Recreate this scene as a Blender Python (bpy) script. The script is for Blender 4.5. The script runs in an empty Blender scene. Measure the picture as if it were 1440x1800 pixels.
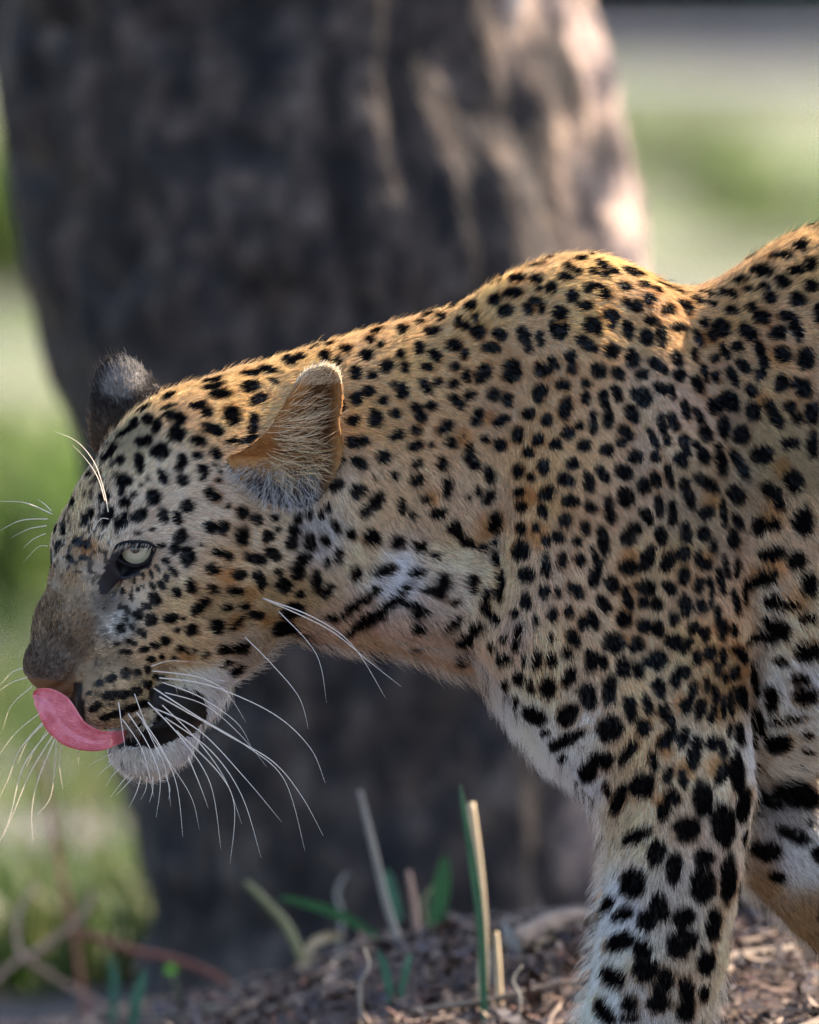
import bpy, math, random
import numpy as np
from mathutils import Vector, Matrix
from mathutils.bvhtree import BVHTree

rng = np.random.default_rng(11)
random.seed(5)
sc = bpy.context.scene
# ---------------------------------------------------------------- camera
S = 0.00036            # metres per unit at the leopard (a unit is one picture pixel of the photograph)
D = 10.0               # metres from the lens to the animal's plane
DP = D / S
PITCH = 0.036          # the camera looks slightly down
ZC = 0.457             # height of the point in the middle of the frame
cam_d = bpy.data.cameras.new("camera")
cam = bpy.data.objects.new("camera", cam_d)
sc.collection.objects.link(cam)
cam_d.sensor_fit = 'VERTICAL'
cam_d.sensor_height = 24.0
cam_d.lens = 24.0 * D / (1800 * S)
cam.location = (0, -D, ZC + D * PITCH)
cam.rotation_euler = (math.radians(90) - math.atan(PITCH), 0, 0)
cam_d.clip_start = 0.5
cam_d.clip_end = 2000
cam_d.dof.use_dof = True
cam_d.dof.focus_distance = D - 0.075
cam_d.dof.aperture_fstop = 4.7
sc.camera = cam
# ---------------------------------------------------------------- sky, sun, exposure
SUN_DIR = Vector((0.68, 0.36, 0.64)).normalized()       # towards the sun: behind and to the right
world = bpy.data.worlds.new("World")
sc.world = world
world.use_nodes = True
nt = world.node_tree
bg = nt.nodes["Background"]
sky = nt.nodes.new("ShaderNodeTexSky")
sky.sky_type = 'NISHITA'
sky.sun_disc = False
sky.sun_elevation = math.asin(SUN_DIR.z)
sky.sun_rotation = math.atan2(SUN_DIR.x, SUN_DIR.y)
sky.dust_density = 1.5
nt.links.new(sky.outputs[0], bg.inputs[0])
bg.inputs[1].default_value = 0.118
sun_d = bpy.data.lights.new("sun", 'SUN')
sun_d.energy = 5.0
sun_d.angle = math.radians(0.6)
sun_d.color = (1.0, 0.84, 0.64)
sun = bpy.data.objects.new("sun", sun_d)
sun.rotation_euler = SUN_DIR.to_track_quat('Z', 'Y').to_euler()
sun.location = SUN_DIR * 30
sc.collection.objects.link(sun)
sc.view_settings.view_transform = 'Standard'
sc.view_settings.look = 'None'
sc.view_settings.exposure = 1.95
sc.view_settings.gamma = 1.0
sc.view_settings.use_curve_mapping = False
sc.cycles.use_denoising = True
sc.cycles.denoiser = 'OPENIMAGEDENOISE'
sc.cycles.denoising_input_passes = 'RGB_ALBEDO_NORMAL'
sc.cycles.denoising_prefilter = 'FAST'
sc.cycles.use_adaptive_sampling = True
sc.cycles.adaptive_threshold = 0.02
sc.cycles.max_bounces = 6
sc.cycles.diffuse_bounces = 3
sc.cycles.glossy_bounces = 3
sc.cycles.transmission_bounces = 6
sc.cycles.transparent_max_bounces = 12
sc.cycles.sample_clamp_indirect = 6.0
sc.render.hair_type = 'STRAND' if hasattr(sc.render, 'hair_type') else None
# ---------------------------------------------------------------- helpers
def link(o, parent=None):
    sc.collection.objects.link(o)
    if parent is not None:
        o.parent = parent
    return o
def tag(o, label=None, cat=None, group=None, kind=None):
    for k, v in (("label", label), ("category", cat), ("group", group), ("kind", kind)):
        if v:
            o[k] = v
    return o
def mesh_obj(name, verts, faces, mat=None, parent=None, smooth=True, col=None):
    me = bpy.data.meshes.new(name)
    if isinstance(faces, np.ndarray):
        v = np.asarray(verts, np.float32)
        nf, k = faces.shape
        me.vertices.add(len(v)); me.vertices.foreach_set("co", v.ravel())
        me.loops.add(nf * k); me.loops.foreach_set("vertex_index", faces.astype(np.int32).ravel())
        me.polygons.add(nf); me.polygons.foreach_set("loop_start", (np.arange(nf) * k).astype(np.int32))
        me.update(calc_edges=True)
    else:
        me.from_pydata([tuple(map(float, p)) for p in verts], [], faces)
        me.update()
    if smooth:
        me.polygons.foreach_set("use_smooth", [True] * len(me.polygons))
    if col is not None:
        a = me.color_attributes.new("coat", 'FLOAT_COLOR', 'POINT')
        c = np.ones((len(me.vertices), 4), np.float32); c[:, :3] = col
        a.data.foreach_set("color", c.ravel())
    if mat is not None:
        me.materials.append(mat)
    return link(bpy.data.objects.new(name, me), parent)
def mat_nodes(name):
    m = bpy.data.materials.new(name); m.use_nodes = True
    t = m.node_tree
    return m, t, t.nodes["Principled BSDF"]
def W(p):
    """unit space -> world metres"""
    p = np.asarray(p, np.float64)
    out = np.empty(p.shape, np.float64)
    out[..., 0] = (p[..., 0] - 720) * S
    out[..., 1] = p[..., 1] * S
    out[..., 2] = ZC - (p[..., 2] - 900) * S
    return out
def PW(u, v, y):
    """picture point at depth y (metres) -> world"""
    a, b, c = from_pixel(u, v, y / S)
    return np.array([(a - 720) * S, b * S, ZC - (c - 900) * S])
def catmull(pts, n, closed=False):
    P = np.asarray(pts, float); m = len(P); out = []
    segs = m if closed else m - 1
    for i in range(segs):
        if closed:
            a, b, c, d = P[(i-1) % m], P[i], P[(i+1) % m], P[(i+2) % m]
        else:
            a, b, c, d = P[max(i-1, 0)], P[i], P[i+1], P[min(i+2, m-1)]
        for t in np.arange(n) / n:
            out.append(0.5 * (2*b + (c-a)*t + (2*a-5*b+4*c-d)*t*t + (3*b-a-3*c+d)*t**3))
    if not closed:
        out.append(P[-1])
    return np.array(out)
def vnoise(p, scale, seed=0):
    """smooth value noise, numpy, p (n,3)"""
    q = np.asarray(p) / scale + 100.0
    i = np.floor(q).astype(np.int64); f = q - i; f = f * f * (3 - 2 * f)
    def hsh(a, b, c):
        h = (a * 374761393 + b * 668265263 + c * 2147483647 + seed * 974711) & 0xffffffff
        h = ((h ^ (h >> 13)) * 1274126177) & 0xffffffff
        return ((h ^ (h >> 16)) & 0xffff) / 65535.0
    r = 0
    for dx in (0, 1):
        for dy in (0, 1):
            for dz in (0, 1):
                w = (f[:, 0] if dx else 1 - f[:, 0]) * (f[:, 1] if dy else 1 - f[:, 1]) * (f[:, 2] if dz else 1 - f[:, 2])
                r = r + w * hsh(i[:, 0] + dx, i[:, 1] + dy, i[:, 2] + dz)
    return r
# ---- leopard shape: signed distance in "unit" space (1 unit = S metres): u right, y away, v down ----
BALL = [None]          # (centre, radius, margin) of the points being asked about; far shapes are skipped
def far_from(c, r):
    if BALL[0] is None:
        return False
    q, R, m = BALL[0]
    return math.sqrt((c[0]-q[0])**2 + (c[1]-q[1])**2 + (c[2]-q[2])**2) > r + R + m
def smin(a, b, k):
    if a is None or b is None:
        return b if a is None else a
    h = np.maximum(k - np.abs(a - b), 0.0) / k
    return np.minimum(a, b) - h * h * k * 0.25
def smax(a, b, k):
    return -smin(-a, -b, k)
def cut(a, b, k):
    return a if a is None or b is None else smax(a, -b, k)
def ell(p, c, r):
    if far_from(c, max(r)):
        return None
    q = [(p[i] - c[i]) for i in range(3)]
    k0 = np.sqrt(sum((q[i] / r[i]) ** 2 for i in range(3))) + 1e-6
    k1 = np.sqrt(sum((q[i] / (r[i] * r[i])) ** 2 for i in range(3))) + 1e-9
    return k0 * (k0 - 1.0) / k1
def rcone(p, a, ra, b, rb, sq=(1, 1, 1)):
    """capsule between a and b with a radius that runs from ra to rb; sq squeezes axes"""
    if far_from([(a[i] + b[i]) / 2 for i in range(3)], max(ra, rb) * max(sq) + math.dist(a, b) / 2):
        return None
    pa = [(p[i] - a[i]) / sq[i] for i in range(3)]
    ba = [(b[i] - a[i]) / sq[i] for i in range(3)]
    l2 = sum(x * x for x in ba)
    h = np.clip(sum(pa[i] * ba[i] for i in range(3)) / l2, 0, 1)
    d = np.sqrt(sum((pa[i] - h * ba[i]) ** 2 for i in range(3)))
    return (d - (ra + (rb - ra) * h)) * min(sq)
def chain(p, pts, k=8, sq=(1, 1, 1)):
    d = None
    for (a, ra), (b, rb) in zip(pts[:-1], pts[1:]):
        e = rcone(p, a, ra, b, rb, sq)
        d = e if d is None else smin(d, e, min(k, 8))
    return d
_yaw, _pit, _rol = [math.radians(t) for t in (31.0, 36.5, 7.0)]
def _headR():
    B = np.array([[-1, 0, 0], [0, 0, -1], [0, 1.0, 0]])   # columns f,u,n in (x, y away, z up)
    cr, sr, cp, sp, cy, sy = math.cos(_rol), math.sin(_rol), math.cos(_pit), math.sin(_pit), math.cos(_yaw), math.sin(_yaw)
    Rr = np.array([[1, 0, 0], [0, cr, -sr], [0, sr, cr]])
    Rp = np.array([[cp, sp, 0], [-sp, cp, 0], [0, 0, 1]])
    Rw = np.array([[cy, 0, -sy], [0, 1, 0], [sy, 0, cy]])
    M = B @ Rw @ Rp @ Rr
    M[2] *= -1                                            # v points down
    return M
HR = _headR()
NOSE = np.array([79.0, -205.0, 1180.0])
MM = 0.36
def head_pt(F, U, N):
    return NOSE + HR @ np.array([F, U, N]) / MM
def head_local(p):
    q = [p[i] - NOSE[i] for i in range(3)]
    return [MM * sum(HR[i, j] * q[i] for i in range(3)) for j in range(3)]
PROFILE = {}
def interp_s(x, pts):
    """smooth (monotone-ish cubic) interpolation of a profile"""
    if id(pts) not in PROFILE:
        xs = np.array([a for a, _ in pts], float); ys = np.array([b for _, b in pts], float)
        PROFILE[id(pts)] = (xs, ys, np.gradient(ys, xs))
    xs, ys, m = PROFILE[id(pts)]
    x = np.clip(x, xs[0], xs[-1])
    i = np.clip(np.searchsorted(xs, x) - 1, 0, len(xs) - 2)
    h = xs[i + 1] - xs[i]; t = (x - xs[i]) / h
    return ((2*t**3 - 3*t**2 + 1) * ys[i] + (t**3 - 2*t**2 + t) * h * m[i]
            + (-2*t**3 + 3*t**2) * ys[i+1] + (t**3 - t**2) * h * m[i+1])
TOP = [(330, 690), (400, 655), (450, 640), (550, 610), (700, 566), (830, 526), (900, 486), (960, 462), (1040, 455),
       (1100, 472), (1160, 498), (1210, 507), (1260, 494), (1320, 456), (1380, 421), (1440, 396), (1600, 350),
       (1800, 332), (2000, 345), (2300, 372), (2500, 430), (2700, 560)]
BOT = [(330, 1010), (400, 1060), (450, 1098), (500, 1112), (560, 1124), (640, 1138), (720, 1146), (780, 1168), (850, 1194), (880, 1222), (910, 1258),
       (960, 1312), (1020, 1345), (1100, 1370), (1250, 1360), (1440, 1330), (1800, 1230), (2200, 1130), (2500, 1040), (2700, 900)]
WID = [(330, 150), (450, 190), (600, 205), (750, 205), (850, 200), (950, 205), (1100, 225), (1250, 245), (1350, 272), (1500, 315),
       (1900, 330), (2300, 285), (2600, 215), (2700, 180)]
def loft(p, u0, u1):
    if BALL[0] is not None and (abs(BALL[0][0][1]) > 360 + BALL[0][1] + BALL[0][2] or BALL[0][0][0] < u0 - BALL[0][1] - BALL[0][2] or BALL[0][0][2] > 1400 + BALL[0][1] + BALL[0][2]):
        return None
    u, y, v = p
    t, b, w = interp_s(u, TOP), interp_s(u, BOT), interp_s(u, WID)
    c = (t + b) / 2; h = (b - t) / 2
    dz = (v - c) / h; dy = y / w
    rho = np.sqrt(np.abs(dz) ** 2.0 + np.abs(dy) ** 2.0 + 1e-9)
    g = np.sqrt((dz / h) ** 2 + (dy / w) ** 2) + 1e-9
    d = rho * (rho - 1) / g
    e = np.maximum(u0 - u, u - u1)
    return smax(d, e, 120)
def head_sdf(p):
    """the head alone, in its own frame, mm"""
    keep = BALL[0]
    if keep is not None:
        if math.dist(keep[0], head_pt(-100, -10, 0)) > 165 / MM + keep[1] + keep[2]:
            return None
        c = [float(t) for t in head_local(keep[0])]
        BALL[0] = ((c[0], c[1], abs(c[2])), keep[1] * MM, keep[2] * MM)
    F, U, Ns = head_local(p)
    N = np.sqrt(Ns * Ns + 4.0)
    h = [F, U, N]
    hs = [F, U, Ns]
    d = ell(hs, (-142, 24, 0), (70, 62, 62))                            # cranium
    d = smin(d, ell(hs, (-172, 30, 0), (60, 56, 62)), 20)                # back of the skull
    d = smin(d, ell(h, (-116, -6, 40), (52, 46, 34)), 18)               # cheek
    d = smin(d, ell(h, (-112, -46, 26), (50, 30, 28)), 20)              # jowl
    d = smin(d, chain(hs, [((-104, 36, 0), 40), ((-70, 25, 0), 30), ((-36, 11, 0), 23.5), ((-13, 2, 0), 18)], 14, (1, 1, 1.1)), 14)  # bridge
    d = smin(d, ell(h, (-84, 44, 24), (22, 15, 18)), 12)                # brow
    d = smin(d, ell(h, (-66, -8, 26), (36, 22, 18)), 16)                # upper cheek under the eye
    pad = ell(h, (-29, -28, 19), (31, 24, 20))                          # whisker pad
    d = smin(d, pad, 8)
    d = smin(d, ell(hs, (-9, -2, 0), (14, 14.5, 23)), 7)                 # nose
    jaw = chain(hs, [((-122, -50, 0), 30), ((-84, -69, 0), 25), ((-50, -85, 0), 20.5), ((-36, -86, 0), 19)], 10)
    d = smin(d, jaw, 10)
    d = smin(d, ell(h, (-64, -65, 22), (34, 21, 15)), 10)                # lip flews
    d = smin(d, ell(h, (-39, -82, 8), (18.5, 14.5, 16.5)), 8)                  # chin
    # mouth: a gap between the upper lip and the chin
    mouth = ell(hs, (-26, -60, 0), (26, 3.2, 60))
    d = cut(d, mouth, 4)
    # nostril and the cleft between nose and pad
    d = cut(d, chain(h, [((4, -8, 9), 2.6), ((-4, -4, 20), 3.6), ((-13, 2, 24), 2.2)], 3), 3)
    d = cut(d, chain(h, [((-4, -6, 21), 2.4), ((-1, -20, 15), 3.0), ((-4, -40, 8), 2.6)], 3), 4)
    # eye socket
    ey = ell(h, (-82, 40.5, 36), (15, 8.5, 10))
    d = cut(d, ey, 5)
    # tear groove
    d = cut(d, chain(h, [((-72, 35, 31), 2.5), ((-58, 27, 28), 1.6)], 3), 6)
    BALL[0] = keep
    return None if d is None else d / MM
def body_sdf(p):
    u, y, v = p
    d = loft(p, 330, 2640)
    d = smin(d, head_sdf(p), 46)
    # neck throat fold
    d = smin(d, ell(p, (770, -150, 1050), (120, 52, 66)), 60)
    # near shoulder blade, shoulder, upper arm, leg
    d = smin(d, chain(p, [((1030, -100, 565), 66), ((1030, -145, 660), 90), ((1015, -180, 860), 112), ((985, -180, 1090), 122)], 60), 100)
    d = smin(d, ell(p, (1015, -85, 590), (170, 90, 110)), 90)
    d = smin(d, chain(p, [((1130, -130, 560), 50), ((1200, -190, 820), 105), ((1228, -215, 1080), 92), ((1230, -215, 1300), 84)], 50), 30)
    d = smin(d, chain(p, [((990, -180, 1100), 112), ((1085, -205, 1260), 116), ((1190, -205, 1400), 114)], 50), 80)
    d = smin(d, ell(p, (1022, -60, 1210), (90, 150, 118)), 110)
    leg = chain(p, [((1190, -205, 1380), 116), ((1186, -205, 1500), 112), ((1164, -200, 1650), 108), ((1130, -195, 1800), 102),
                    ((1112, -190, 1880), 98), ((1095, -192, 1945), 88)], 40)
    d = smin(d, leg, 40)
    for k in (-54, -18, 18, 54):                                          # near paw
        d = smin(d, rcone(p, (1075, -195 + k * .8, 1950), 40, (1015 + abs(k) * .35, -195 + k * 1.3, 1978), 32), 18)
    # far foreleg, swept back
    d = smin(d, chain(p, [((1010, 95, 520), 60), ((1060, 170, 760), 110), ((1080, 190, 1060), 125), ((1240, 175, 1290), 120)], 60), 60)
    far = chain(p, [((1240, 165, 1290), 120), ((1345, 155, 1430), 116), ((1470, 150, 1560), 108), ((1600, 150, 1700), 100), ((1680, 150, 1850), 88), ((1670, 150, 1940), 76)], 40)
    d = smin(d, far, 34)
    for k in (-48, -16, 16, 48):
        d = smin(d, rcone(p, (1660, 150 + k * .8, 1955), 38, (1600, 150 + k * 1.3, 1985), 30), 18)
    # hind legs and tail, outside the photograph
    for s, du in ((-1, 0), (1, 210)):
        d = smin(d, chain(p, [((2330, s * 150, 640), 190), ((2290 + du*.5, s * 190, 1010), 150), ((2260 + du, s * 190, 1300), 105)], 60), 60)
        d = smin(d, chain(p, [((2260 + du, s * 190, 1300), 100), ((2440 + du, s * 180, 1600), 66), ((2420 + du, s * 180, 1900), 60), ((2340 + du, s * 180, 1965), 56)], 30), 30)
    d = smin(d, chain(p, [((2620, 0, 560), 80), ((2760, 20, 760), 56), ((2880, 50, 1080), 50), ((3040, 90, 1360), 48), ((3240, 120, 1480), 46), ((3420, 140, 1440), 40)], 40), 60)
    # hollow of the near ear
    d = cut(d, ell(p, (540, -235, 800), (42, 62, 58)), 20)
    # skin folds of the throat and behind the shoulder, near side
    if d is None:
        return np.full(np.shape(u), 80.0)
    near = (y < 0) * 1.0
    for pts, dep, wd in (([(872, 930), (884, 1000), (878, 1070)], 11, 20), ([(870, 925), (815, 955), (790, 950)], 7, 20),
                         ([(620, 1070), (700, 1045), (790, 1060)], 4, 16), ([(1318, 880), (1326, 1000), (1322, 1200), (1330, 1350)], 12, 20),
                         ([(1232, 600), (1262, 680), (1288, 790)], 13, 46), ([(900, 640), (880, 780), (900, 930)], 6, 30)):
        if BALL[0] is not None:
            q, R, m = BALL[0]
            if q[1] > R or min(math.hypot(q[0] - a, q[2] - b) for a, b in pts) > R + wd * 3 + 70:
                continue
        dd = None
        for (a, b), (e, f) in zip(pts[:-1], pts[1:]):
            l2 = (e - a) ** 2 + (f - b) ** 2
            t = np.clip(((u - a) * (e - a) + (v - b) * (f - b)) / l2, 0, 1)
            q = (u - a - t * (e - a)) ** 2 + (v - b - t * (f - b)) ** 2
            dd = q if dd is None else np.minimum(dd, q)
        d = d + near * dep * np.exp(-dd / (wd * wd))
    return d
def from_pixel(pu, pv, y):
    """where the sight line through a picture point crosses the depth y (unit space)"""
    f = 1 + y / DP
    return 720 + (pu - 720) * f, y, 900 + (pv - 900) * f + PITCH * y
# coat spots, plus painted shade of the neck crease: (zoom, u0, v0, "x y a b ang; ...") in tile units; a lies along ang (degrees, clockwise)
SPOT_TILES = [
(4, 0, 0, """1540 2776 72 32 -5;1488 2720 80 24 -12;1380 2856 68 32 -15;1444 2900 44 40 30;1620 2928 64 68;1488 3024 84 44 15;1384 3108 56 40 20;1224 2940 80 42 10;1240 3060 60 64;1100 3008 36 56 20;1032 2960 48 38;1008 3112 68 36 -8;1124 3180 68 60;976 3264 76 36 85;844 3244 44 32 -40;1276 3240 40 40;1260 3300 32 32;1508 3188 48 36 20;1384 3204 36 32;1420 3296 40 32 20;1284 3380 44 36 10;1140 3360 60 32 65;868 3388 56 44;848 3452 40 28 90;1080 3504 56 52;876 3544 48 36 20;940 3484 24 20;728 3504 48 40 -20;1484 3480 64 40 35;1312 3556 52 48;988 3416 20 16;1040 3380 16 16;1424 3360 32 24;1524 3376 28 20;1552 3316 20 16;1504 3264 20 16;1596 3560 24 20;980 3632 68 44 -35;1144 3630 56 36 75;1240 3640 48 32 75;756 3630 74 44 -68;640 3624 40 24 -70;600 3660 50 26 -70;508 3544 32 24 -60;504 3428 32 20 -60;436 3496 32 16 -60;616 3348 36 20 -40;616 3300 28 16 -30;720 3124 64 24 -30;828 3004 56 24 -30;888 3040 88 24 -30;780 3180 64 28 -50;740 3224 56 24 -50;668 3240 32 20 -40;1000 2884 64 24 -30;940 2976 40 24 -30;1168 2796 56 24 -30;1268 2704 64 20 -12;1188 2864 56 16 -15;1480 2680 72 20 -8;1584 2620 64 20 -12;388 3624 28 20 90;444 3724 48 20 90;388 3720 32 16 90;852 3688 56 36 -30;876 3628 32 28;1068 3724 24 16;964 3756 32 12 5;548 3812 40 32 20;604 3836 32 24 90;492 3932 36 24 45;584 3924 28 24;360 3968 40 20 80;400 3840 40 20 -60;1268 3772 56 48 -30;1224 3860 48 36 -50;1132 3840 36 20;1312 3912 72 52 80;1160 3948 32 24 30;1216 4020 44 24 55;1168 4064 36 24 50;1132 4108 40 28 45;1108 4000 36 16 55;1068 4116 32 20 50;1064 4040 32 16 60;1004 4048 24 12 80;944 4076 28 12 90;968 4148 20 16;1000 4124 16 12;928 4148 24 12 80;920 4200 28 16 70;856 4160 32 16 90;1084 4208 52 36 55;1028 4264 40 28 10;968 4320 40 40;888 4288 36 24 60;1060 4356 44 48;844 4264 24 20;1196 4348 56 36 -10;1240 4164 40 32 70;1336 4116 56 36 80;1488 4140 44 32 10;1400 4264 80 36 -40;1516 4404 56 52 10;1340 4428 44 44;1240 4424 24 20;1284 4348 20 12;848 4424 36 32 60;920 4404 32 24 60;880 4348 28 16 60;996 4456 44 28 30;920 4516 48 20 25;1008 4568 36 28;1084 4540 36 28;1160 4504 40 36;1268 4556 36 32;1056 4636 36 24 10;876 4584 48 20 10;1136 4616 20 24;824 4524 28 16;1348 4568 40 20 -30;1560 4560 52 36 -40;1576 4656 36 20 -40;1436 4600 32 20 -50;1648 4704 52 28 -35;1216 4616 24 16;1472 3708 48 44;1560 3712 48 48;1520 3884 40 32;1592 3908 40 36;1484 4008 48 36 20;1660 4048 48 32 10;1400 3828 24 16 60;1648 4154 60 28 5;1588 4272 44 28;880 4736 32 40;964 4728 32 28;780 4768 44 28 -35;696 4804 32 28;616 4880 32 12 -30;1036 4708 24 32;1088 4760 32 24 30;764 4896 60 34 -15;860 4884 60 34 -10;950 4868 50 34 -15;1040 4816 32 34;672 4968 44 28 -45;740 5046 50 24 -20;830 5020 56 26 -10;930 4980 60 28 -18;1010 4950 40 30;640 4984 24 24;
1756 2720 68 40 -10;1820 2808 68 32 -25;1780 2980 68 36 -85;1648 3104 72 20;1752 3084 64 24 -10;1760 2628 80 20 -8;1888 2596 64 20 12;1828 2540 64 20 5;1928 2676 40 16 20;2036 2528 52 36 20;2120 2508 32 24;2216 2444 32 20 -20;2320 2420 32 20;2288 2508 40 36;2384 2544 36 24 90;2440 2456 44 32;2656 2328 44 24 -20;2608 2388 36 24;2680 2428 28 24;2584 2500 40 40;2508 2624 48 40 90;2624 2640 32 28;2600 2748 44 36;2508 2804 48 40 90;2700 2820 36 32;2728 2580 48 48;2488 2956 44 36;2644 2948 52 56;2400 2860 40 28 90;2484 3116 44 44;2568 3100 44 32;2708 3216 44 44;2536 3260 60 36 25;2400 3240 32 32;2368 3408 52 44 -40;2520 3464 56 44 -20;2660 3528 60 44 -50;2584 3608 48 36 -40;2648 3364 16 16;1700 3600 44 44;1804 3650 46 36 25;1944 3640 28 24;2108 3640 40 28 90;2184 3620 40 24 90;2264 3624 40 20 90;2314 3576 36 20 80;
1700 3764 52 60;1884 3776 40 44;2080 3728 40 44;2056 3816 48 48;2184 3820 56 36 80;2288 3808 48 28 50;2360 3704 52 24 65;2476 3768 36 40;2628 3784 52 56;1956 3720 20 20;1788 3928 80 36 15;1920 3896 64 40 35;2388 3916 48 32 85;2308 3964 32 24 90;1676 4048 56 36 -10;1828 4076 64 36 60;1960 4020 32 24;2136 3944 56 44 -60;2100 4020 56 48 80;2000 4120 60 48 20;2236 4100 80 36 80;2316 4156 56 28 -60;2124 4180 32 28;2524 4040 52 36 -70;2720 4028 68 44 -10;1708 4268 40 28 -10;1808 4328 56 28;2060 4300 80 48 -15;2008 4420 88 44 -5;1960 4500 72 20 -20;1660 4380 64 20 -40;2140 4460 56 12 -15;1680 4544 68 32 -15;1724 4584 32 12 -15;2360 4344 56 24;2528 4260 136 28 -25;2620 4368 144 32 -20;2460 4540 64 28 -10;
5644 1732 52 36;5716 1860 44 48;5716 2012 48 48;5676 2524 72 56 90;5664 2736 64 56 90;5728 2908 72 48 90;5728 3140 88 36 90;5676 3676 100 56 90;5716 4132 72 56 90;5716 4356 56 32"""),
(4, 690, 430, """60 525 35 20 -20;75 595 38 32;200 548 30 22;255 492 45 22 -10;345 505 35 28;425 440 40 22 -5;285 610 48 32 5;555 425 42 36;480 545 42 30 90;525 575 35 30;590 510 32 26 90;610 615 52 46 -30;440 710 50 40;515 775 38 26 90;445 860 36 32 90;530 925 48 28 85;195 725 45 40 90;310 780 44 34 40;65 775 36 32 90;95 865 44 30 70;255 860 46 26 10;240 990 58 34 60;325 970 34 32;435 985 36 36;75 1030 60 36 90;20 980 24 24;30 1185 36 32 20;280 1140 36 34;175 1150 40 36 90;210 1210 40 32 50;435 1090 36 30 90;475 1130 44 34 50;550 1070 40 32 -20;660 890 55 44 -40;625 940 40 34 90;765 630 50 42 15;700 725 58 36 10;725 385 44 44;800 460 54 44 -10;855 340 60 36;880 235 46 28 -15;805 220 28 18 -20;735 270 36 20 -15;620 330 24 22;1010 245 40 30 5;1040 310 26 24;1125 305 46 40 -50;985 150 36 18;1045 140 36 18 -15;1090 105 42 20 -10;1215 50 40 12;1330 45 40 12;1235 155 34 24 30;1300 185 36 22 25;1220 225 50 30 10;1330 100 40 24;1390 75 30 16 20;1420 190 26 24;1395 300 44 34 -20;1270 355 42 42;1355 430 48 36;1185 475 52 42;1175 610 60 50;1130 570 40 22 90;1225 580 36 20 90;1010 390 38 26;1050 440 44 26 90;960 450 40 38 90;930 640 62 42 75;965 725 36 28 80;1045 660 55 26 80;1400 570 55 50 20;1370 700 80 40 35;1255 790 44 36 80;1270 870 48 30 80;850 890 75 58 90;1060 885 55 50 30;1135 835 44 36 60;1040 1050 62 42 -75;1205 990 42 38;720 1060 44 42 90;815 1100 48 36 90;595 1245 40 38 90;615 1190 38 30 90;770 1240 56 34 -25;380 1290 60 40 -30;965 1195 42 38 90;1085 1235 42 34 90;1215 1160 72 42 -80;1365 975 34 32;1365 1085 44 34 90;1240 1330 42 40 90;1320 1280 34 32;1415 1260 80 30 90;170 1310 38 34;55 1335 34 32 90;15 1360 26 28;890 1345 50 38 90;1030 1375 42 40;660 1375 32 30;500 1355 18 16;420 1400 40 36;770 1415 44 40;1155 1410 46 40;555 1420 26 24;170 1420 46 36;280 1415 20 20;1350 1420 44 40;1430 880 40 30 90"""),
(4, 690, 790, """555 45 50 34 85;590 110 40 34 60;360 110 48 42 90;185 105 44 26 -50;25 190 28 30;185 230 50 44 -20;400 280 75 34 -80;695 185 62 36 75;965 25 36 34;890 160 42 38 90;980 205 28 30;1065 130 52 38 90;1270 110 44 42;1225 220 60 42 20;1385 235 70 36 80;895 305 34 32;910 410 36 34;1090 320 58 42 -30;1065 440 50 32 75;1255 365 56 42;1395 410 46 34 25;685 345 62 36 -50;620 310 34 28 90;545 350 18 18;250 365 34 28;80 410 52 28 85;155 480 30 20 90;335 460 52 40;435 555 52 40 -10;470 610 40 36 90;540 670 50 30 15;640 700 46 30 15;740 520 62 42 85;725 670 26 24;745 780 50 26 80;780 950 80 26 85;770 1040 50 20 85;905 720 68 56 100;915 570 40 32 90;1020 555 34 24 90;1085 650 42 34 90;1170 620 44 36 80;1215 500 48 44 90;1360 560 46 34 80;1310 655 32 32;1410 705 18 18;1320 785 50 42 80;1195 790 58 34 85;1085 830 75 28 80;950 895 54 52;590 940 50 36 90;590 1000 30 26 90;365 970 80 52 -70;270 1000 50 26 -20;195 880 50 34 5;210 695 50 40 10;45 665 55 45;10 870 34 24 90;320 765 34 18 10;1070 1015 44 38 90;1165 1020 30 24 90;1285 1000 62 42 35;1320 1040 32 28 90;1415 920 56 36 90;1430 800 60 24 90;945 1080 56 36 80;870 1165 32 30;1010 1225 44 18 85;1130 1175 52 36 90;1245 1155 42 30 90;1405 1210 60 40 60;1340 1240 44 36 90;900 1310 75 24 -75;880 1400 36 30 90;1120 1345 34 22 90;1275 1340 58 42 50;690 1040 50 26 -80;690 1130 60 34 80;740 1215 36 34 90;720 1410 30 22;460 1240 80 26 -35;530 1360 70 34 -5;620 1280 50 40 -40;180 1110 46 30;80 1090 60 18 10;220 1170 60 34 -10;200 1270 40 34 -20;105 1330 50 10 -10;200 1390 60 20 -15;320 1385 40 10;460 1085 40 18 -10;800 1350 30 16 90"""),  # a few marks at the neck fold paint the crease's dark shade
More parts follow.
